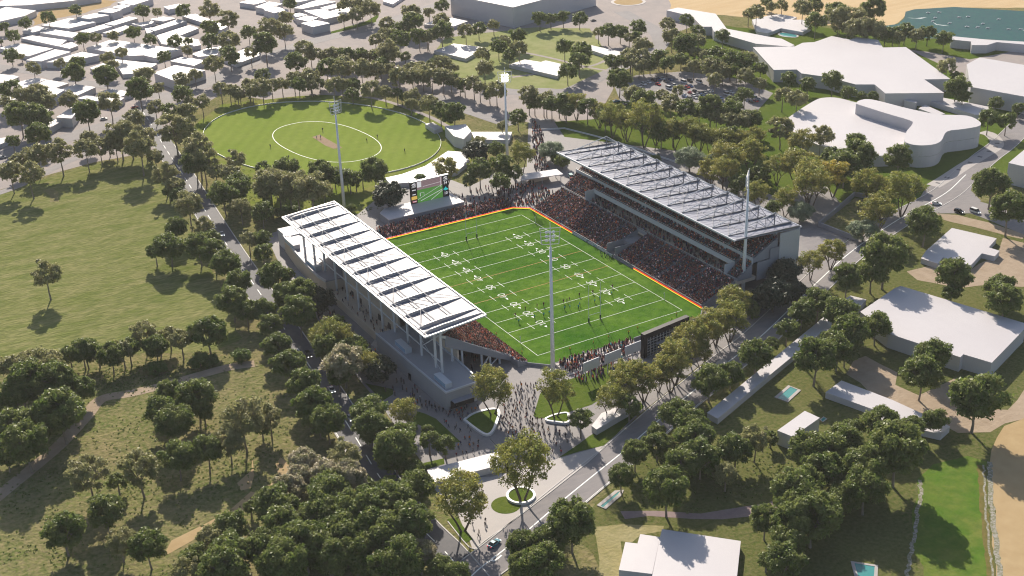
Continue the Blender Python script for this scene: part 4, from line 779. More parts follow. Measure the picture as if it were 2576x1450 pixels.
def trunk(seed, cz, rz, n, lean, r0=.045, fork=.5, stems=1):
    rng = random.Random(seed); mb = MB()
    for s in range(stems):
        a0 = 6.283*s/max(1, stems)+rng.uniform(-.4, .4); bx_ = .05*math.cos(a0)*(stems > 1); by_ = .05*math.sin(a0)*(stems > 1)
        spread = .30 if stems > 1 else .05
        p0 = Vector((bx_, by_, -.02)); p1 = Vector((bx_+spread*math.cos(a0), by_+spread*math.sin(a0), cz*fork)); rr = r0*(.72 if stems > 1 else 1)
        mid = (p0+p1)/2+Vector((rng.uniform(-.03, .03), rng.uniform(-.03, .03), 0)); mb.tube(p0, mid, rr*1.25, rr*.95, 7); mb.tube(mid, p1, rr*.95, rr*.78, 7)
        for k in range(n):
            a = 6.283*k/n+rng.uniform(-.4, .4)+a0; q = p1+Vector((math.cos(a)*rng.uniform(.25, .5), math.sin(a)*rng.uniform(.25, .5), rng.uniform(.35, .8)*(cz+rz*.4-p1.z)))
            mb.tube(p1, q, rr*.62, rr*.35, 6)
            for _ in range(2): mb.tube(q, q+Vector((rng.uniform(-.35, .35), rng.uniform(-.35, .35), rng.uniform(.1, .35))), rr*.33, rr*.12, 5)
    return mb
KIND = {}
def kind(code, name, leaf, bark, variants): KIND[code] = dict(name=name, leaf=leaf, bark=bark, v=[])
def mk(code, seed, rz, cz, ncl, nleaf, cr, size, stems=1, fork=.5, nb=5, **kw):
    K = KIND[code]; V, F = crown(seed, rz, cz, ncl, nleaf, cr, size, **kw); cm = npmesh(K['name']+'_crown', V, F, M[K['leaf']]); t = trunk(seed, cz, rz, nb, 0, stems=stems, fork=fork)
    o = t.build('trunk', M[K['bark']]); tm = o.data; bpy.data.objects.remove(o); K['v'].append((cm, tm, cz))
kind('g', 'gum_tree', 'leaf_g', 'barkpale', 0)
for s in range(5): mk('g', 10+s, .86, [1.25, 1.4, 1.5, 1.3, 1.45][s], [66, 60, 70, 56, 64][s], 190, [.25, .27, .24, .28, .25][s], .045, scatter=.8)
kind('o', 'olive_gum_tree', 'leaf_o', 'barkpale', 0)
for s in range(4): mk('o', 20+s, .92, [1.55, 1.75, 1.45, 1.65][s], [50, 44, 52, 46][s], 140, [.23, .25, .22, .25][s], .044, fork=.55, scatter=.8)
kind('w', 'wattle_tree', 'leaf_w', 'bark', 0)
for s in range(4): mk('w', 30+s, .92, [1.45, 1.4, 1.55, 1.35][s], [70, 62, 58, 72][s], 92, [.22, .24, .23, .20][s], .032, stems=[3, 2, 3, 4][s], nb=4, flat=.85, shell=.45, scatter=.9)
kind('y', 'yellow_wattle_tree', 'leaf_y', 'bark', 0); mk('y', 36, .9, 1.35, 62, 100, .25, .034, stems=3, nb=4, flat=.7, shell=.45, scatter=.9)
kind('d', 'fig_tree', 'leaf_d', 'bark', 0)
for s in range(2): mk('d', 40+s, .78, .95, 56, 150, .26, .05, stems=2, nb=4)
kind('p', 'silver_leaf_tree', 'leaf_p', 'bark', 0)
for s in range(2): mk('p', 45+s, .62, .75, 70, 200, .22, .030, nb=6, fork=.35)
kind('f', 'flowering_gum_tree', 'leaf_f', 'barkpale', 0)
for s in range(2): mk('f', 50+s, .85, 1.3, 56, 180, .26, .046, scatter=.8)
kind('s', 'shrub', 'leaf_s', 'bark', 0)
for s in range(2): mk('s', 55+s, .60, .45, 26, 160, .34, .06, fork=.3)
kind('far', 'far', 'leaf_o', 'barkpale', 0)
for s in range(3): mk('far', 60+s, .88, 1.5, 40, 60, .27, .072)
ADJ = dict(g='dark green gum', o='thin olive gum', w='airy yellow-green wattle', y='bright yellow wattle', d='dense dark fig', p='pale silvery domed tree', f='white-blossomed gum', s='round green shrub')
# tile i, j, zone phrase, then "x,y,width,kind" of every crown in tile pixels
T = [
(0,0,'among the upper left suburb houses','''760,110,160,g 485,185,190,g 255,235,165,g 40,275,140,g 130,370,180,g 10,420,60,g 110,560,200,g 215,570,90,o 335,690,190,o 600,640,140,o 780,640,190,g 740,740,280,g 1080,590,180,o 1130,665,170,o 1060,760,300,g 1220,540,160,o 830,400,190,g 960,390,150,o 1140,370,150,o 1340,340,200,g 1510,400,170,g 1760,420,190,g 1890,420,120,g 1880,510,140,o 1650,580,180,g 2110,290,230,g 2120,420,210,g 1430,120,190,g 1580,130,130,o 1840,110,200,g 2100,90,270,o 2290,200,260,o'''),
(0,0,'along the street left of the oval','''2300,420,230,o 2310,560,220,g 2150,660,220,o 1960,760,150,o 1820,810,180,o 2500,330,180,g 2520,540,140,o 100,900,230,g 380,940,250,o 330,1010,130,g 480,1030,200,o 690,1010,200,o 190,1160,300,g 60,1040,160,o 450,1200,210,g 870,1140,270,g 1100,1050,240,o 1400,900,280,g 1590,890,140,o 1450,770,220,o 380,1350,250,g 130,1430,150,g'''),
(0,0,'at the left end of the oval','''1560,1080,180,o 1830,950,220,g 2030,1030,170,o 1720,1130,210,g 1880,1130,220,o 1350,1200,220,o 1750,1300,380,o 1850,1340,250,g 1200,1370,330,o 900,1400,180,o 1450,1400,260,o 2220,900,160,o 2310,920,150,o 2390,950,140,o 2500,850,160,o 2540,940,150,o'''),
(1,0,'round the white blocks at the top','''340,40,140,g 300,180,170,o 130,300,240,o 280,320,200,o 90,450,250,g 1150,90,220,o 950,20,240,o 880,190,120,o 1010,150,180,o 860,70,110,o 1060,40,200,o'''),
(1,0,'in the belt beyond the oval','''480,500,200,o 400,620,240,g 620,550,150,o 710,680,230,g 790,540,170,o 910,560,180,g 880,640,180,o 1030,600,110,o 1310,240,170,o 1200,400,150,o 1300,350,150,o 1410,300,150,g 1450,400,210,g 1560,140,200,o 1580,230,220,g 1740,130,120,o 1870,60,150,g 1860,210,180,o 1640,370,200,g 1720,380,150,o 1870,310,240,g 2110,320,170,o 2240,290,160,g 2390,250,130,o 2440,480,180,g 2500,420,150,o 2280,550,170,o 2550,560,150,g 2300,700,200,o 1330,510,240,o 1270,570,180,g 1180,560,150,o 1500,570,120,g 1250,660,190,f 1330,700,150,o 1060,700,230,o 1640,680,150,o 1570,720,200,o 1440,780,230,o 1760,650,120,g 1880,640,200,o 1990,690,110,o 1770,790,220,o 1960,810,190,g 2190,840,180,o 2050,850,150,o 2420,920,220,o 2350,950,150,f'''),
(1,0,'along the far rim of the oval','''60,760,170,g 60,880,210,o 260,850,160,o 430,860,180,g 540,770,200,o 560,860,130,o 640,850,130,f 780,860,190,o 980,860,160,g 970,950,160,g 1150,900,220,o 1300,930,150,o 1420,950,150,f 1570,970,170,o 1560,1050,140,o 1740,1060,220,o 1990,1150,250,g 2480,1270,120,o 2240,1440,150,o'''),
(2,0,'on the park lawn','''280,190,170,g 390,200,140,g 515,170,150,g 680,190,170,g 530,470,200,g 60,370,180,g 70,500,190,o 700,530,230,g 560,730,200,g 680,620,220,g 870,330,120,o 970,320,180,g 1090,330,170,g 1270,280,180,g 1250,370,140,g 1180,390,120,o 1290,460,180,o 1360,470,130,o'''),
(2,0,'behind the car park','''1570,250,170,o 1760,210,160,g 1870,330,170,g 1610,380,200,o 1740,440,260,g 1880,420,150,o 2120,370,160,g 1000,630,180,g 1190,570,200,o 1210,640,160,o 1280,680,140,o 1390,650,150,g 1480,580,200,g 1560,640,170,g 1700,610,160,g 1830,670,150,o 1950,580,160,o 1990,690,230,o 2060,560,200,g 2200,640,260,g 2260,720,200,g 2380,600,200,o 2350,770,190,o 2500,700,150,g 2490,850,150,o'''),
(2,0,'round the car park','''2040,810,170,o 1080,790,260,g 1210,960,210,o 1320,1020,260,g 1670,910,130,o 1510,970,150,o 1600,1040,220,o 1750,1090,220,g 2000,1090,280,g 1860,1100,150,o 2210,1030,150,g 2340,960,190,g 2200,1230,220,o 2400,1200,250,g 2460,130,180,o 2380,150,130,o 2560,30,120,g'''),
(2,0,'on the bank behind the east stand','''60,1180,190,w 170,960,220,o 320,1040,200,w 400,1060,200,w 530,1030,220,w 650,1030,240,w 760,1080,220,w 880,1120,240,w 1010,1160,280,w 1130,1200,260,w 1330,1180,380,w 1450,1280,260,w 1640,1290,270,w 1800,1290,260,w 1890,1330,280,w 2000,1370,260,w 2160,1390,270,w 2330,1390,250,w 2460,1370,240,w'''),
(3,0,'by the lake and the oval pool','''40,70,130,o 140,60,140,o 350,90,200,o 480,50,170,g 690,120,260,g 480,220,230,g 720,270,170,o 870,200,250,o 1060,100,250,g 1010,290,240,o 870,290,230,o 1180,350,170,g 1380,320,190,g 1500,360,160,o 1610,340,170,g 1770,400,190,g'''),
(3,0,'round the shopping centre','''210,800,170,g 400,850,170,g 650,820,230,g 810,940,180,g 940,970,110,g 1060,970,120,g 150,960,190,o 290,1010,220,o 1800,670,190,o 1900,780,130,g 1890,880,260,g 1960,970,180,g 2290,1040,160,g 2520,1090,140,g 2220,1200,220,g 2400,1220,200,g 20,700,90,g 130,1300,280,o 350,1410,300,w 540,1350,250,o 880,1420,200,g'''),
(0,1,'along the footpath above the meadow','''200,170,180,o 380,120,240,o 590,60,270,o 100,290,230,o 290,300,260,o 860,60,230,o 1000,40,200,o 1160,20,200,o 1400,30,300,o'''),
(0,1,"on the left road's meadow side",'''1560,140,200,o 1650,290,300,o 1760,430,230,o 1780,510,200,f 1900,620,330,o 2030,820,250,o 2120,950,230,f 1770,850,260,g 1700,1020,370,g 2000,1020,330,g 1560,1090,220,g 2280,1200,350,g 2400,1390,300,g'''),
(0,1,'between left road and oval','''1990,60,380,o 1960,190,330,g 2360,150,250,o 2170,290,220,o 2400,400,300,g 2250,520,330,g 2420,640,250,o 2500,960,200,o 2330,310,240,o'''),
(0,1,'standing alone in the open meadow','''455,1290,300,o'''),
(1,1,'between oval and west stand','''60,240,150,g 300,260,270,g 130,380,330,o 650,280,250,g 790,320,190,g 940,340,200,g 1070,340,130,g 1190,290,270,g 550,440,350,o 330,470,280,o 60,480,200,g 680,470,180,o 60,680,220,g 60,960,180,g 70,1090,200,g 200,1330,330,g'''),
(1,1,'round the video scoreboard','''280,690,170,s 400,670,130,s 960,650,90,p 1330,510,330,d 1900,260,260,w 1650,350,120,s'''),
(1,1,"beyond the pitch's far right corner",'''2250,260,240,w 2210,70,250,d 2150,370,150,w 2470,220,230,w 2460,380,200,w 2420,60,170,w'''),
(2,1,'close behind the east stand roof','''100,100,250,w 30,290,160,w 400,60,250,p 510,170,150,d 450,110,110,p 1790,150,310,p 2000,250,260,w 2140,270,280,w 1430,170,150,s 2150,110,350,w 2400,80,300,w 2480,330,230,p 2470,480,250,w'''),
(3,1,'between east stand and curving building','''100,200,250,w 300,180,330,w 420,330,350,w 640,130,200,g 900,110,330,g 1310,140,260,g 670,310,300,y 900,250,200,y 1000,400,300,w 1370,430,380,w 1110,640,380,w 960,860,300,p 320,680,260,p 180,540,250,w 60,640,180,w'''),
(3,1,'near the right road junction','''1580,810,320,g 1180,1130,430,g 1050,1300,300,g 800,1340,280,g 640,1060,280,w 440,1180,260,w 150,1290,330,d 1870,1320,330,g 2250,420,350,g 2430,650,350,g 2340,1440,300,g'''),
(0,2,'along the foot of the meadow','''100,790,230,o 260,740,250,o 480,760,330,o 700,680,230,g 860,640,260,g 980,650,200,o 1110,680,260,g 1230,640,230,o 1450,460,260,o 1560,580,250,g 1700,470,170,o 1820,530,230,o 2090,450,350,g'''),
(0,2,'in the wood below the meadow','''300,900,400,g 560,930,350,g 800,1010,280,g 150,1080,300,g 600,1230,450,g 150,1380,400,g 60,1200,200,g'''),
(0,2,'beside the dirt path','''1680,1050,250,g 1980,1100,370,g 1640,1230,320,g 1750,1320,370,g 2050,1250,200,g 2440,1320,400,o 2330,110,300,g 2480,230,250,g 1560,810,200,s 2010,740,220,s 2130,730,150,s 2420,690,180,s'''),
(1,2,"on the lower left road's left side",'''80,230,300,g 150,370,280,g 200,570,350,g 320,760,400,g 480,960,400,g 570,1190,450,g 720,1330,400,g 130,1280,330,o 60,1420,200,g'''),
(1,2,'between left road and near podium','''430,240,330,g 330,60,300,g 640,130,280,d 700,440,330,w 820,370,200,w 700,590,270,g 880,740,400,f 1000,590,230,w 1150,760,250,w 1250,810,300,d 830,880,230,g 1120,1230,350,g 1150,1390,350,g 1480,1230,300,w 1340,1430,180,o 1730,1430,130,w 1560,1400,130,s'''),
(1,2,'by the large lawn planter','''2370,980,430,w'''),
(2,2,'between near terrace and right road','''430,1010,380,w 690,1330,230,w 1000,1080,330,w 1150,850,330,w 1330,900,350,w 1180,1180,230,w 1650,650,400,w 1600,780,350,w 1800,480,350,w 1950,420,330,w 2060,330,330,w 2200,280,350,w 2230,110,330,w 2400,210,200,d 2480,120,250,d 1900,620,250,w'''),
(2,2,"on the right road's far side",'''1990,930,330,g 2200,870,250,g 2450,680,320,g 1650,1250,330,g 1800,1370,330,g 1450,1440,180,g'''),
(3,2,'round the big notched white hall','''60,60,350,d 270,40,250,d 500,130,300,g 340,230,250,g 190,420,220,g 730,230,330,g 1090,390,280,g 830,440,330,g 700,560,330,g 480,700,400,g 780,640,250,g 40,560,150,g 1550,850,370,g 1660,660,330,g 2100,1090,520,g 1130,1350,350,g 1440,1390,260,g 860,1420,200,g 1850,50,200,g 2380,120,330,g'''),
(0,3,'on the rough lower left slope','''250,80,450,g 60,230,250,g 890,420,400,o 1400,370,380,o 1180,500,200,g 1780,260,330,g 2080,200,300,g 2300,100,300,o 1060,800,350,g 640,1010,400,g 1210,1110,280,o 1480,1130,350,g'''),
(0,3,"at the bottom wood's left end",'''2300,950,350,g 2150,1080,300,o 1950,1250,300,g 2350,1200,450,g 2250,1380,450,g 1880,1400,300,o 2520,760,150,f'''),
(1,3,'in the wood at the bottom','''880,210,330,o 480,300,320,f 720,440,360,f 340,560,330,f 200,740,420,g 740,640,400,g 1140,560,200,f 1320,530,200,f 1370,680,430,g 1000,780,430,g 650,850,400,g 300,1000,400,g 1530,900,450,g 1200,950,450,g 850,1000,430,g 500,1150,450,g 120,1150,400,g 1500,1050,380,g 1450,1290,420,g 1650,1230,320,f 1280,1350,330,g 1850,1350,250,g 2020,1420,260,g 750,1250,400,g 300,1330,450,g 1000,1200,350,g'''),
(1,3,'between left road and gate building','''1400,150,400,g 1350,240,330,g 1450,60,300,g 1580,380,220,f 1620,560,330,g 1900,130,200,w 1740,80,200,w 2060,620,560,w'''),
(2,3,'beside the round planter','''90,300,560,w'''),
(2,3,'at the bottom near the right road','''600,900,450,g 380,1080,330,g 90,1130,280,g 330,1330,400,g 100,1350,280,g 1100,430,260,g 1240,210,260,g 1460,120,280,g 1560,560,420,g 1700,330,350,g 1900,230,400,g 1830,50,400,g 2250,170,330,g 2450,60,280,o 2550,870,300,g 2560,1300,180,g 2150,420,220,o'''),
(3,3,'beside the lower right bright lawn','''30,60,150,g 420,180,400,g 760,120,400,g 560,400,420,g 960,340,450,g 980,560,400,g 760,650,330,g 250,600,430,g 450,850,520,g 220,950,400,g 180,1270,380,g 1300,150,560,g'''),
]
trees = []
for i, j, zone, s in T:
    for k, q in enumerate(s.split()):
        x, y, w, c = q.split(','); x, y, w = int(x), int(y), int(w); u, v = D(i, j, x, y); K = KIND[c]; var = K['v'][random.randrange(len(K['v']))]
        p = un(u, v, 8.0)
        for _ in range(4): R_ = w/4/mag(p)/2*(.9 if 'suburb' in zone else 1.08 if j == 0 else .97 if 'road and oval' in zone or 'meadow side' in zone or 'lower left road' in zone else 1.18); h = var[2]*R_; p = un(u, v, h)
        trees.append(dict(zone=zone, c=c, var=var, p=p, R=R_, px=w/4, u=u, v=v))
FILL = {'in the belt beyond the oval': .8, 'along the far rim of the oval': .5, 'at the left end of the oval': .7, 'between oval and west stand': .8, 'between left road and oval': .4, "on the left road's meadow side": .15, 'on the bank behind the east stand': .9, 'close behind the east stand roof': .6, 'between near terrace and right road': .12, 'in the wood below the meadow': .9, 'in the wood at the bottom': .6, 'round the car park': .7, 'behind the car park': .7, 'along the foot of the meadow': .6, 'between east stand and curving building': .7, 'along the street left of the oval': .4, 'beside the lower right bright lawn': .4, 'round the big notched white hall': .25, "on the lower left road's left side": .1, 'between left road and near podium': .3, 'by the lake and the oval pool': .5}
def near_line(L, p, d): return min(np.linalg.norm(q-p) for q in L) < d
def blocked(p, R_):
    x, y = p
    if -92 < x < 100 and -100 < y < 108: return True
    q = np.array([x-cx, y-cy]); 
    if (q@ax/(A_+4))**2+(q@bx/(B_+4))**2 < 1: return True
    return any(near_line(L, np.array(p), w+2.5) for L, w in ((LR, 5.6), (RR, 6.6), (SR, 7), (ER, 8)))
fill = []
for zn, pr in FILL.items():
    L = [t for t in trees if t['zone'] == zn and t['c'] != 's']
    for m_, s in enumerate(L):
        for t in L[m_+1:]:
            d = math.hypot(*(s['p'][:2]-t['p'][:2])); Rm = (s['R']+t['R'])/2
            if 1.35*Rm < d < 3.6*Rm and random.random() < pr*.55:
                p = (s['p']+t['p'])/2+np.array([random.uniform(-.25, .25)*Rm, random.uniform(-.25, .25)*Rm, 0]); src = random.choice((s, t)); K = KIND[src['c']]
                if blocked(p[:2], Rm) or any(math.hypot(*(p[:2]-f['p'][:2])) < .95*Rm for f in fill): continue
                R2 = src['R']*random.uniform(.8, 1.0); var = random.choice(K['v']); uv = pix((p[0], p[1], var[2]*R2)); fill.append(dict(zone=zn, c=src['c'], var=var, p=p, R=R2, px=R2*2*mag(p)/1.15, u=uv[0], v=uv[1]))
print('FILL', len(fill)); trees += fill
order = sorted([t for t in trees if t['c'] != 's'], key=lambda t: -t['px'])
keep = set(id(t) for t in order[:300]) | set(id(t) for t in trees if t['c'] == 's')
zones = {}
for t in trees:
    if id(t) in keep: zones.setdefault(t['zone'], []).append(t)
for zn, L in zones.items():
    kinds = {}
    for t in L: kinds.setdefault(t['c'], []).append(t)
    for c, Lc in kinds.items():
        Lc.sort(key=lambda t: t['v']); n = len(Lc); nr = max(1, math.ceil(n/9)); per = math.ceil(n/nr)
        for r in range(nr):
            row = sorted(Lc[r*per:(r+1)*per], key=lambda t: t['u']); rn = ['' if nr == 1 else ('farther ' if r == 0 else ('nearer ' if r == nr-1 else 'middle '))][0]
            for k, t in enumerate(row):
                K = KIND[c]; e = empty(K['name'], (t['p'][0], t['p'][1], 0), random.uniform(0, 6.28)); e.scale = (t['R'], t['R'], t['R']*random.uniform(.94, 1.08))
                lab = f"{ADJ[c]} {zn}" if len(row) == 1 and nr == 1 else f"{ADJ[c]} {zn}, {ORD[k]} from left"+(f", {rn}row" if rn else "")
                tag(e, lab, 'shrub' if c == 's' else 'tree', f'{"shrubs" if c == "s" else "trees"} {zn}')
                a = bpy.data.objects.new('crown', t['var'][0]); b = bpy.data.objects.new('trunk', t['var'][1])
                for o in (a, b): COL.objects.link(o); o.parent = e
rest = [t for t in trees if id(t) not in keep]
VV, FF, off_ = [], [], 0; TV = []; tmb = MB()
fm = KIND['far']['v']; cache = [(np.array([v.co[:] for v in m[0].vertices]), np.array([p.vertices[:] for p in m[0].polygons])) for m in fm]
mi = []
for t in rest:
    k = random.randrange(3); v, f_ = cache[k]; a = random.uniform(0, 6.28); s = t['R']; rot = np.array([[math.cos(a), -math.sin(a), 0], [math.sin(a), math.cos(a), 0], [0, 0, 1]])
    VV.append(v@rot.T*s+np.array([t['p'][0], t['p'][1], (t['var'][2]-fm[k][2])*s])); FF.append(f_+off_); off_ += len(v); mi.append(np.full(len(f_), 0 if t['c'] == 'o' else 1)); tmb.tube((t['p'][0], t['p'][1], 0), (t['p'][0], t['p'][1], t['var'][2]*s), .35, .15, 5)
tv = np.array(tmb.v); tf = np.array([f for f in tmb.f if len(f) == 4])
VV.append(tv); FF.append(tf+off_); mi.append(np.full(len(tf), 2))
me = npmesh('distant_trees', np.concatenate(VV), np.concatenate(FF), [M['leaf_o'], M['leaf_g'], M['barkpale']], np.concatenate(mi)); o = bpy.data.objects.new('distant_trees', me); COL.objects.link(o)
tag(o, 'smaller distant trees scattered among the far houses and park', 'trees', None, 'stuff')
print('TREES', len(trees), 'kept', len(keep), 'rest', len(rest))

# low tufts and weeds on the rough ground
rt = np.random.default_rng(21); TP = []
def tufts(poly, n, s0, s1):
    P_ = np.array(poly); lo, hi = P_.min(0), P_.max(0); k = 0
    while k < n:
        p = rt.uniform(lo, hi)
        if in_poly(p, poly): TP.append((p[0], p[1], rt.uniform(s0, s1))); k += 1
def in_poly(p, poly):
    c = False
    for i in range(len(poly)):
        a, b = poly[i], poly[i-1]
        if (a[1] > p[1]) != (b[1] > p[1]) and p[0] < (b[0]-a[0])*(p[1]-a[1])/(b[1]-a[1])+a[0]: c = not c
    return c
tufts(GD([(-60, 950), (200, 910), (560, 890), (680, 960), (820, 1150), (900, 1290), (700, 1330), (400, 1440), (-60, 1460)]), 130, 1, 1)
tufts(G(0, 2, [(850, 860), (1400, 840), (1800, 830), (1750, 950), (1250, 1010), (950, 1040)]), 40, 1, 1)
tufts(GD([(1640, 1170), (1790, 1090), (1900, 1120), (2000, 1180), (2050, 1260), (1900, 1300), (1560, 1260)]), 45, 1, 1)
tufts(GD([(560, 400), (620, 540), (900, 560), (930, 520), (700, 430)]), 25, 1, 1)
CL = TP; TP = []
for x, y, _ in CL:
    rad = rt.uniform(1.5, 7)
    for _ in range(rt.integers(4, 26)): TP.append((x+rt.normal()*rad, y+rt.normal()*rad, rt.uniform(.12, .55)*rt.choice([1, 1, 1.6])))
q_, n_ = [], []
for x, y, s in TP:
    m_ = 10; d = rt.normal(size=(m_, 3)); d[:, 2] = np.abs(d[:, 2]); d /= np.linalg.norm(d, axis=1)[:, None]; q_.append(np.array([x, y, 0])+d*s*rt.uniform(.4, 1, (m_, 1))*np.array([1, 1, .7])); n_.append(d+rt.normal(size=(m_, 3))*.6)
V, F = leafquads(np.concatenate(q_), np.concatenate(n_), .2, rt)
o = bpy.data.objects.new('weed_tufts', npmesh('weed_tufts', V, F, M['leaf_g'])); COL.objects.link(o); tag(o, 'low green weed tufts scattered over the rough grass', 'ground cover', None, 'stuff')
# ================================================================ people
def person_mesh(name, joints, edges, rad):
    me = bpy.data.meshes.new(name); me.from_pydata(joints, edges, []); o = bpy.data.objects.new(name, me); COL.objects.link(o)
    md = o.modifiers.new('skin', 'SKIN'); md.use_smooth_shade = True
    for k, d in enumerate(me.skin_vertices[0].data): d.radius = (rad[k], rad[k]); d.use_root = (k == 0)
    ss = o.modifiers.new('sub', 'SUBSURF'); ss.levels = 1
    dg = bpy.context.evaluated_depsgraph_get(); m2 = bpy.data.meshes.new_from_object(o.evaluated_get(dg)); bpy.data.objects.remove(o)
    m2.name = name; m2.materials.clear()
    for k in ('shirt', 'trouser', 'skin', 'hair'): m2.materials.append(M[k])
    for p in m2.polygons:
        c = p.center; z = c.z; hand = (abs(c.x) > .27 and z < .98)
        p.material_index = 3 if z > 1.66 else (2 if (z > 1.47 or hand) else (0 if z > .92 else 1))
    return m2
def pose(name, lf, rf, la, ra):
    J = [(0, 0, .95), (0, .01, 1.15), (0, 0, 1.38), (0, 0, 1.50), (0, .03, 1.63), (0, .02, 1.74), (.11, 0, .90), (.12, lf*.5+.04, .50), (.12, lf, .08), (.12, lf+.14, .03), (-.11, 0, .90), (-.12, rf*.5+.04, .50), (-.12, rf, .08), (-.12, rf+.14, .03),
         (.20, 0, 1.40), (.27, la*.5-.03, 1.14), (.29, la, .92), (.29, la+.04, .82), (-.20, 0, 1.40), (-.27, ra*.5-.03, 1.14), (-.29, ra, .92), (-.29, ra+.04, .82)]
    E_ = [(0, 1), (1, 2), (2, 3), (3, 4), (4, 5), (0, 6), (6, 7), (7, 8), (8, 9), (0, 10), (10, 11), (11, 12), (12, 13), (2, 14), (14, 15), (15, 16), (16, 17), (2, 18), (18, 19), (19, 20), (20, 21)]
    Rr = [.16, .15, .17, .065, .10, .085, .10, .075, .05, .04, .10, .075, .05, .04, .08, .055, .04, .035, .08, .055, .04, .035]
    return person_mesh(name, J, E_, Rr)
POSES = [pose('person_standing', 0, .03, .02, .05), pose('person_walking', .26, -.26, -.2, .22), pose('person_striding', -.32, .34, .28, -.25)]
CLO = dict(black=(.015, .015, .018), navy=(.02, .03, .09), grey=(.16, .16, .17), white=(.62, .62, .60), red=(.38, .03, .03), orange=(.60, .19, .02), maroon=(.11, .02, .03), blue=(.05, .13, .35), teal=(.02, .38, .42), yellow=(.70, .48, .03), green=(.05, .16, .06), brown=(.12, .07, .04))
PEOPLE = []
def person(x, y, col, zone, z=.12, sc=1.12, p=None, rz=None, cat='person', act=None):
    o = bpy.data.objects.new('person', POSES[random.randrange(3) if p is None else p]); COL.objects.link(o)
    o.location = (x, y, z); o.rotation_euler = (0, 0, random.uniform(0, 6.28) if rz is None else rz); s = sc*random.uniform(.93, 1.06); o.scale = (s, s, s); o.color = (*CLO[col], 1); PEOPLE.append((o, col, zone))
def inside(p, poly):
    c = False; n = len(poly)
    for i in range(n):
        a, b = poly[i], poly[i-1]
        if (a[1] > p[1]) != (b[1] > p[1]) and p[0] < (b[0]-a[0])*(p[1]-a[1])/(b[1]-a[1])+a[0]: c = not c
    return c
def scatter(poly, n, zone, cols, rng, mind=1.1, **k):
    xs = [p[0] for p in poly]; ys = [p[1] for p in poly]; got = []; tries = 0
    while len(got) < n and tries < n*80:
        tries += 1; p = (rng.uniform(min(xs), max(xs)), rng.uniform(min(ys), max(ys)))
        if inside(p, poly) and all((p[0]-q[0])**2+(p[1]-q[1])**2 > mind**2 for q in got): got.append(p)
    for p in got: person(*p, rng.choice(cols), zone, **k)
rg = random.Random(11); DK = ['black', 'black', 'black', 'navy', 'grey', 'maroon', 'brown', 'black', 'navy', 'black', 'brown', 'maroon', 'grey', 'red', 'orange', 'white']
scatter(S7([(1340, 20), (1620, 20), (1560, 420), (1590, 460), (1700, 480), (1690, 560), (1400, 620), (1180, 690), (1120, 560), (1170, 300)]), 95, 'on the main plaza path', DK, rg)
scatter(S7([(1180, 690), (1560, 540), (1690, 570), (2040, 560), (2060, 650), (1900, 900), (1750, 960), (1500, 860), (1250, 720)]), 55, 'below the triangular planter', DK, rg)
scatter(S7([(0, 130), (420, 330), (900, 290), (780, 420), (650, 480), (360, 400), (200, 330), (0, 280)]), 42, 'along the near podium front', DK, rg)
scatter(S7([(420, 480), (640, 480), (900, 680), (860, 900), (520, 980), (620, 760)]), 22, 'in shade left of the lawn planter', DK, rg)
for x, y, c in ((500, 480, 'black'), (490, 560, 'grey'), (245, 560, 'grey'), (355, 790, 'black'), (370, 720, 'brown'), (370, 290, 'black')):
    p = un((1800+x/5.152)/1.5528, (1950+y/5.152)/1.5528); person(p[0], p[1], c, 'on the pale forecourt')
SEV = lambda x, y: un((1650+x/2.576)/1.5528, (1000+y/2.576)/1.5528)
for x, y in ((1155, 525), (1220, 510), (1035, 550), (935, 615), (1290, 480), (1420, 480), (1455, 470), (1480, 455), (1580, 415), (1715, 385), (1790, 360), (1912, 330)): p = SEV(x, y); person(p[0], p[1], 'maroon', 'playing on the pitch')
for x, y in ((970, 680), (1130, 635), (1222, 615), (1277, 592), (1432, 548), (1485, 537), (1570, 537), (1583, 505), (1735, 477), (1787, 450), (1905, 400)): p = SEV(x, y); person(p[0], p[1], 'teal', 'playing on the pitch')
for x, y in ((745, 815), (1003, 995), (1485, 965), (1720, 895), (1873, 840), (2075, 795), (2165, 750), (2510, 650), (2555, 612)): p = SEV(x, y); person(p[0], p[1], 'yellow', 'along the pitch edge')
for x, y in ((890, 1115), (905, 1135), (930, 1125), (950, 1150), (965, 1140), (980, 1160), (1010, 1155), (845, 1050), (825, 1045), (755, 995)): p = un(*D(2, 1, x, y)); person(p[0], p[1], 'green' if x > 880 else 'teal', 'beside the east stand tunnel')
for i, j, x, y in ((1, 0, 672, 1325), (1, 0, 610, 1400), (1, 0, 650, 1395), (1, 0, 1222, 1390), (1, 0, 1115, 1430), (1, 1, 145, 40), (1, 1, 330, 150), (1, 1, 1495, 85)): p = un(*D(i, j, x, y)); person(p[0], p[1], 'white' if x < 660 and j == 0 else 'navy', 'on the cricket oval', sc=1.3)
scatter([(-79, -23), (-73, -23), (-73, 28), (-79, 28)], 36, 'on the west stand rear walkway', DK, rg, z=2.65)
by = {}
for o, c, zn in PEOPLE: by.setdefault((c, zn), []).append(o)
for (c, zn), L in by.items():
    L.sort(key=lambda o: pix(o.location)[0]); act = 'player in a' if 'playing' in zn else ('steward in a' if c == 'yellow' else 'person in a'); art = act[:-1]+('an' if c == 'orange' else 'a')
    for k, o in enumerate(L):
        sh = 'jersey' if 'playing' in zn else 'top'
        lab = f'{art} {c} {sh} {zn}' if len(L) == 1 or len(L) > 16 else f'{art} {c} {sh} {zn}, {ORD[k]} from left'
        tag(o, lab, 'person', f'people in {c} {zn}')
print('PEOPLE', len(PEOPLE))
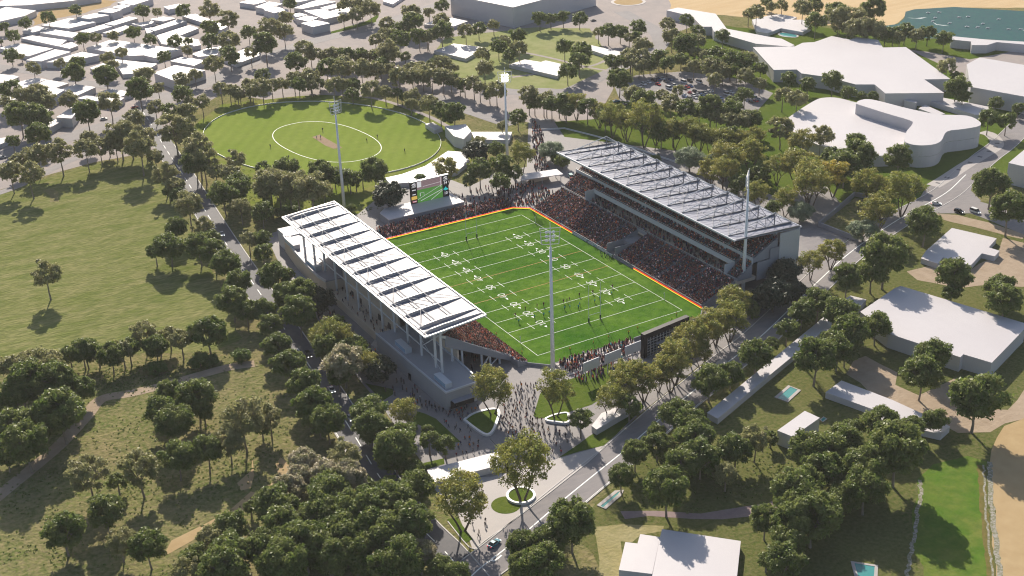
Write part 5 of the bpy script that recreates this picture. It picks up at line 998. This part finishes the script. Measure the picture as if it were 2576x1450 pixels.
# the packed crowd, seated and standing: one mass
PAL = np.array([(.02, .02, .025), (.03, .022, .03), (.085, .02, .025), (.13, .03, .025), (.05, .05, .06), (.10, .055, .035), (.30, .09, .02), (.38, .36, .35), (.03, .05, .12), (.03, .16, .18), (.20, .16, .05), (.07, .03, .05), (.04, .03, .03)])
PAL = PAL*np.array([1.3, .95, .95]); PW = np.array([16, 13, 14, 8, 11, 8, 3, 7, 5, 2.5, 1.8, 9, 8.]); PW /= PW.sum()
seatp, standp = [], []
cr = np.random.default_rng(5)
for x, z, y0, y1, sg, gaps in SEATS:
    y = np.arange(y0, y1, .62); y = y[np.abs(((y+200) % 14.5)-7.2) > .55]; y = y[cr.random(len(y)) < .9]
    seatp.append(np.c_[x+cr.uniform(-.12, .12, len(y)), y+cr.uniform(-.1, .1, len(y)), np.full(len(y), z)])
seatp = np.concatenate(seatp)
def stand(x0, x1, y0, y1, n, z=.12, zf=None):
    x = cr.uniform(x0, x1, n); y = cr.uniform(y0, y1, n); return np.c_[x, y, np.full(n, z) if zf is None else zf(x, y)]
standp = [stand(-33, 36, 73, 83, 1050, zf=lambda x, y: .3+.14*np.floor((y-72.2)/1.5)), stand(-32, 1, -81, -73, 230, zf=lambda x, y: 1.1-.15*np.floor((-72.6-y)/1.5)), stand(24, 38, -78, -73, 50, z=1.0), stand(37, 62, 70, 96, 190), stand(16, 50, 84, 104, 60), stand(59, 67, -56, 42, 300, z=7.2), stand(-66, -46, -59, -24, 120, z=.1), stand(-32, -8, -90, -82, 60), stand(-94, -83.5, -70, 60, 130)]
def polyn(poly, n): 
    P_ = []; xs = [p[0] for p in poly]; ys = [p[1] for p in poly]
    while len(P_) < n:
        p = (cr.uniform(min(xs), max(xs)), cr.uniform(min(ys), max(ys)))
        if inside(p, poly): P_.append((*p, .12))
    return np.array(P_)
standp.append(polyn(GD([(1338, 300), (1366, 330), (1372, 400), (1385, 430), (1345, 440), (1340, 380)]), 170))
standp = np.concatenate(standp)
def tpl(legs):
    V, F = [], []
    def bx_(x0, x1, y0, y1, z0, z1, tp=1.0):
        o = len(V); cx_, cy_ = (x0+x1)/2, (y0+y1)/2
        V.extend([(x0, y0, z0), (x1, y0, z0), (x1, y1, z0), (x0, y1, z0)]); V.extend([(cx_+(a-cx_)*tp, cy_+(b-cy_)*tp, z1) for a, b in ((x0, y0), (x1, y0), (x1, y1), (x0, y1))])
        F.extend([(o+4, o+5, o+6, o+7), (o, o+1, o+5, o+4), (o+1, o+2, o+6, o+5), (o+2, o+3, o+7, o+6), (o+3, o, o+4, o+7)])
    if legs: bx_(-.12, .12, -.2, .2, 0, .9, 1.1); bx_(-.15, .15, -.26, .26, .88, 1.5, .8); bx_(-.1, .1, -.1, .1, 1.5, 1.78, .8); part = [1]*8+[0]*8+[2]*8
    else: bx_(-.45, .1, -.2, .2, .38, .58); bx_(-.13, .17, -.25, .25, .4, 1.0, .82); bx_(-.1, .12, -.1, .1, 1.0, 1.27, .8); part = [1]*8+[0]*8+[2]*8
    return np.array(V), np.array(F), np.array(part)
VV, FF, CC, off_ = [], [], [], 0
for pts, lg in ((seatp, 0), (standp, 1)):
    v, f_, part = tpl(lg); n = len(pts); sx = np.where(pts[:, 0] < 0, -1.0, 1.0) if lg == 0 else np.ones(n); k = cr.uniform(.92, 1.1, n)*(1.12 if lg else 1.0)
    P_ = np.empty((n, len(v), 3)); P_[:, :, 0] = v[None, :, 0]*sx[:, None]*k[:, None]; P_[:, :, 1] = v[None, :, 1]*k[:, None]; P_[:, :, 2] = v[None, :, 2]*k[:, None]; P_ += pts[:, None, :]
    c = PAL[cr.choice(len(PAL), n, p=PW)]*cr.uniform(1.1, 2.7, (n, 1)); sun_tint = (pts[:, 0] < -38) & (lg == 0); c[sun_tint] = c[sun_tint]*np.array([1.4, 1.0, .8])+np.array([.03, .008, 0])  # west seats tinted orange: sunlight put into the clothing colours
    leg = np.array([.025, .025, .03])*cr.uniform(.6, 2.5, (n, 1)); hd = np.where(cr.random((n, 1)) < .55, np.array([[.03, .022, .018]]), np.array([[.34, .21, .15]]))
    col = np.ones((n, len(v), 4)); col[:, part == 0, :3] = c[:, None]; col[:, part == 1, :3] = leg[:, None]; col[:, part == 2, :3] = hd[:, None]
    VV.append(P_.reshape(-1, 3)); CC.append(col.reshape(-1, 4)); FF.append((f_[None]+np.arange(n)[:, None, None]*len(v)).reshape(-1, 4)+off_); off_ += n*len(v)
me = npmesh('spectator_crowd', np.concatenate(VV), np.concatenate(FF), M['crowd'], col=np.concatenate(CC)); o = bpy.data.objects.new('spectator_crowd', me); COL.objects.link(o)
tag(o, 'packed crowd of spectators in maroon, black and brown filling stands and terraces', 'crowd', None, 'stuff'); print('CROWD', len(seatp), len(standp))
# ================================================================ vehicles
def loft(mb, secs, mi=0):      # secs: list of (x, halfwidth_bottom, z0, halfwidth_top, z1)
    n = len(secs); vs = []
    for x, wb, z0, wt, z1 in secs: vs += [(x, -wb, z0), (x, wb, z0), (x, wt, z1), (x, -wt, z1)]
    fs = []
    for k in range(n-1):
        a, b = 4*k, 4*k+4
        for q in range(4): fs.append((a+q, a+(q+1) % 4, b+(q+1) % 4, b+q))
    fs += [(3, 2, 1, 0), (4*n-4, 4*n-3, 4*n-2, 4*n-1)]; mb.add(vs, fs, mi); return mb
def car_body(kind_):
    b = MB(); c = MB()
    if kind_ == 'van':
        loft(b, [(-2.5, .9, .35, .9, 1.15), (-2.4, .98, .3, .98, 1.2), (2.0, .98, .3, .98, 1.15), (2.5, .92, .35, .85, .95), (2.6, .85, .4, .8, .8)]); loft(c, [(-2.42, .96, 1.2, .86, 2.0), (-2.2, .96, 1.2, .88, 2.15), (1.0, .96, 1.18, .86, 2.15), (1.9, .95, 1.12, .8, 1.2)])
    elif kind_ == 'suv':
        loft(b, [(-2.3, .85, .4, .85, 1.0), (-2.2, .95, .35, .95, 1.12), (1.2, .95, .35, .93, 1.1), (2.1, .92, .35, .86, 1.0), (2.3, .85, .4, .8, .8)]); loft(c, [(-2.2, .9, 1.1, .78, 1.55), (-1.8, .9, 1.1, .78, 1.78), (.3, .9, 1.1, .76, 1.76), (1.2, .88, 1.08, .74, 1.12)])
    else:
        loft(b, [(-2.3, .80, .4, .80, .78), (-2.15, .9, .32, .9, .92), (-1.2, .92, .3, .90, .96), (1.0, .92, .3, .90, .94), (2.0, .88, .32, .8, .80), (2.3, .78, .4, .72, .65)]); loft(c, [(-1.9, .82, .92, .74, .97), (-1.0, .85, .95, .66, 1.40), (.1, .85, .95, .66, 1.43), (1.1, .83, .93, .72, .97)])
    return b, c
def car_parts(kind_):
    b, c = car_body(kind_); W_ = []
    for x in (-1.4, 1.4):
        for y in (-.88, .88): W_.append((x, y))
    ws = {'van': (-1.5, 1.6)}.get(kind_, (-1.35, 1.4)); return b, c, [(x, y) for x in ws for y in (-.86, .86)]
CM = {}
for kd in ('sedan', 'suv', 'van'):
    b, c, wl_ = car_parts(kd)
    def tmpm(mb, mats, sm=False):
        o = mb.build('tmp', mats, None, sm); m = o.data; bpy.data.objects.remove(o); return m
    top = MB(); h = {'sedan': 1.43, 'suv': 1.78, 'van': 2.15}[kd]; top.box({'sedan': -1.0, 'suv': -1.75, 'van': -2.15}[kd], {'sedan': .1, 'suv': .3, 'van': 1.0}[kd], -.66 if kd != 'van' else -.85, .66 if kd != 'van' else .85, h-.03, h+.03)
    wm = MB()
    for x, y in wl_: wm.tube((x, y-.11, .32), (x, y+.11, .32), .32, .32, 10)
    onew = MB().tube((0, -.11, 0), (0, .11, 0), .32, .32, 12); rim = MB().tube((0, -.13, 0), (0, .13, 0), .19, .19, 8)
    whole = MB(); whole.add(b.v, b.f, 0).add(c.v, c.f, 1).add(top.v, top.f, 0).add(wm.v, wm.f, 2)
    xl = {'sedan': 2.22, 'suv': 2.24, 'van': 2.52}[kd]; zl = {'sedan': .62, 'suv': .8, 'van': .8}[kd]
    CM[kd] = dict(body=tmpm(MB().add(b.v, b.f, 0).add(top.v, top.f, 0), M['paint']), cab=tmpm(c, M['glass']), wheel=tmpm(onew, M['rubber']), rim=tmpm(rim, M['chrome']), whole=tmpm(whole, [M['paint'], M['glass'], M['rubber']]), wl=wl_, xl=xl, zl=zl,
        head=tmpm(MB().box(-.08, .10, -.22, .22, -.1, .1), M['headl']), tail=tmpm(MB().box(-.08, .06, -.22, .22, -.09, .11), M['taill']))
def car(u, v, kd, col, ang, label, group, detail=False, z=.08, name='car'):
    p = un(u, v); C_ = CM[kd]
    if not detail:
        o = bpy.data.objects.new(name, C_['whole']); COL.objects.link(o); o.color = (*col, 1); o.location = (p[0], p[1], z); o.rotation_euler = (0, 0, ang); tag(o, label, 'van' if kd == 'van' else 'car', group); return
    e = empty(name, (p[0], p[1], z), ang); tag(e, label, 'van' if kd == 'van' else 'car', group)
    def ch(nm, me, loc=(0, 0, 0), par=e): o = bpy.data.objects.new(nm, me); COL.objects.link(o); o.parent = par; o.location = loc; o.color = (*col, 1); return o
    ch('body', C_['body']); ch('window', C_['cab'])
    for x, y in C_['wl']: w = ch('wheel', C_['wheel'], (x, y, .32)); ch('rim', C_['rim'], (0, 0, 0), w)
    for y in (-.6, .6): ch('headlight', C_['head'], (C_['xl'], y, C_['zl'])); ch('tail_light', C_['tail'], (-C_['xl']-.05, y, C_['zl']+.1))
def tang(line, u, v):
    p = un(u, v)[:2]; k = int(np.argmin([np.linalg.norm(q-p) for q in line])); k = min(max(k, 1), len(line)-2); t = line[k+1]-line[k-1]; return math.atan2(t[1], t[0])
WHT, BLK, SIL, BLU, RED_, GRY, TEA = (.70, .70, .70), (.015, .015, .018), (.35, .37, .39), (.03, .09, .24), (.45, .02, .02), (.10, .105, .11), (.05, .22, .30)
gl = 'cars driving on the left road'
car(776, 897, 'suv', BLK, tang(LR, 776, 897), 'dark car with headlights on, driving on the left road beside the west stand', gl, True)
car(835, 984, 'sedan', WHT, tang(LR, 835, 984), 'white car with glowing headlights on the left road by the near podium', gl, True)
car(882, 1055, 'sedan', SIL, tang(LR, 882, 1055), 'silver car half under trees on the left road, nearest the bottom', gl, True)
car(559, 592, 'sedan', WHT, tang(LR, 559, 592), 'white car on the left road opposite the meadow', gl, True); car(706, 801, 'sedan', GRY, tang(LR, 706, 801), 'grey car on the left road where the tree rows meet', gl, True)
p_ = D(1, 3, 2395, 1135); car(*p_, 'sedan', TEA, tang(RR, *p_), 'blue car with red tail lights at the bottom of the right road', 'cars on the right roads', True)
for x, y, kd, c, lb in ((1690, 612, 'sedan', WHT, 'white saloon on the road junction at the right'), (1920, 692, 'suv', BLK, 'dark off road car waiting at the junction on the right'), (2080, 692, 'van', WHT, 'white van behind the dark car at the right junction')):
    p_ = D(3, 1, x, y); car(*p_, kd, c, tang(ER, *p_), lb, 'cars on the right roads', True)
p_ = D(2, 1, 590, 340); car(*p_, 'van', (.30, .45, .44), 1.2, 'pale green van parked beside the open shelter', None, True)
for i, j, x, y, kd, c, lb in ((0, 0, 1355, 1088, 'sedan', RED_, 'red car parked on the suburb street near the oval'), (0, 0, 1045, 1208, 'sedan', WHT, 'white car parked on the suburb street left of the red one'), (0, 0, 290, 1252, 'suv', BLK, 'black car among the houses at the left edge'), (0, 1, 25, 145, 'sedan', SIL, 'silver car at the left edge above the footpath'), (2, 0, 820, 215, 'sedan', GRY, 'lone grey car on the wide road below the huge warehouse'), (2, 0, 1050, 1028, 'sedan', TEA, 'dark teal car parked just left of the car park trees'), (2, 0, 1125, 1062, 'sedan', GRY, 'grey car parked beside the dark teal one')):
    car(*D(i, j, x, y), kd, c, random.uniform(-.5, .2), lb, None)
CP = [(1280,880,0,SIL),(1325,858,1,WHT),(1375,838,0,WHT),(1430,818,1,BLK),(1475,808,0,BLU),(1515,800,0,WHT),(1470,858,0,RED_),(1595,812,0,BLU),(1730,838,2,WHT),(1790,825,1,BLK),(1885,838,2,WHT),(1578,898,2,WHT),(1635,872,1,WHT),(1760,886,0,RED_),(1797,876,0,BLU),(1735,900,0,BLK),(1795,945,0,RED_),(1845,936,1,BLK),(1892,946,0,BLK),(1935,940,0,GRY),(1978,934,0,SIL),(2010,928,0,WHT),(1740,966,0,WHT),(1830,972,1,WHT),(1868,962,0,SIL),(1908,966,0,BLU),(1735,984,0,BLU),(1792,1006,1,BLK),(1738,1022,0,SIL),(1835,992,0,WHT),(2100,1000,0,BLU),(2160,960,2,WHT),(2205,940,0,WHT),(2120,1046,0,SIL),(2030,1024,0,WHT),(2440,1000,2,WHT),(2448,1026,0,RED_),(2300,1078,1,BLK),(2410,1034,0,BLK),(2480,1012,0,SIL),(1550,830,0,GRY),(1870,985,0,GRY),(1950,960,0,SIL)]
cn = {WHT: 'white', BLK: 'black', SIL: 'silver', BLU: 'blue', RED_: 'red', GRY: 'grey', TEA: 'teal'}; cpby = {}
for x, y, k, c in CP: cpby.setdefault((cn[c], k), []).append((x, y, c))
a0, b0 = un(*D(2, 0, 1700, 940))[:2], un(*D(2, 0, 1760, 965))[:2]; ca = math.atan2(b0[1]-a0[1], b0[0]-a0[0])
for (cname, k), L in cpby.items():
    for q, (x, y, c) in enumerate(sorted(L)):
        kd = ['sedan', 'suv', 'van'][k]; nm = ['car', 'tall car', 'van'][k]
        car(*D(2, 0, x, y), kd, c, ca+random.uniform(-.06, .06), f'{cname} {nm} in the tree lined car park' if len(L) == 1 else f'{cname} {nm} in the tree lined car park, {ORD[q]} from the left of its colour', 'cars in the tree lined car park', name='parked_car')
# boats and wakes
hb = MB(); loft(hb, [(-2.6, .8, 0, 1.0, .8), (0, 1.0, 0, 1.25, .9), (1.8, .6, .1, .9, 1.0), (3.2, .05, .5, .08, 1.15)]); loft(hb, [(-1.2, .7, .85, .6, 1.7), (.3, .7, .9, .55, 1.7), (.9, .6, .9, .5, 1.1)])
ob = hb.build('tmp', M['steelw']); bme = ob.data; bpy.data.objects.remove(ob)
BT = sorted([(1610,135),(1655,220),(1825,240),(1920,180),(2010,175),(2000,275),(2105,280),(2210,290),(2160,245),(2320,200),(1680,185),(1720,130),(2420,300),(2540,300)])
for k, (x, y) in enumerate(BT):
    p = un(*D(3, 0, x, y)); o = bpy.data.objects.new('motor_boat', bme); COL.objects.link(o); o.location = (p[0], p[1], .05); o.rotation_euler = (0, 0, -.6+random.uniform(-.5, .5)); o.scale = (.5, .5, .5); tag(o, f'small white boat on the lake, {ORD[k]} from the left', 'boat', 'small boats on the lake')
wk = MB()
for L in ([(1400, 180), (1480, 186), (1600, 176), (1540, 190), (1440, 186)], [(1655, 222), (1700, 248), (1825, 262), (1760, 260), (1690, 250)], [(2500, 290), (2620, 315), (2560, 306)]): wk.sheet(G(3, 0, L), .07)
struct('boat_wake', wk, mat('white_foam', (.6, .65, .65), .8))
# ================================================================ haze
hz = MB().box(-3900, 3900, -2400, 5400, -1, 232).build('haze', []) if False else None
me = bpy.data.meshes.new('haze'); mbx = MB().box(-3950, 3950, -2450, 5450, -1.0, 236.0); me.from_pydata(mbx.v, [], mbx.f); hz = bpy.data.objects.new('haze', me); COL.objects.link(hz)
hm = bpy.data.materials.new('haze'); hm.use_nodes = True; t = hm.node_tree; t.nodes.remove(t.nodes['Principled BSDF']); pv = nd(t, 'ShaderNodeVolumePrincipled')
pv.inputs['Color'].default_value = (.97, .94, .93, 1); pv.inputs['Density'].default_value = .00007; pv.inputs['Anisotropy'].default_value = .0; t.links.new(pv.outputs[0], t.nodes['Material Output'].inputs['Volume'])
me.materials.append(hm); tag(hz, None, None, None, 'stuff')
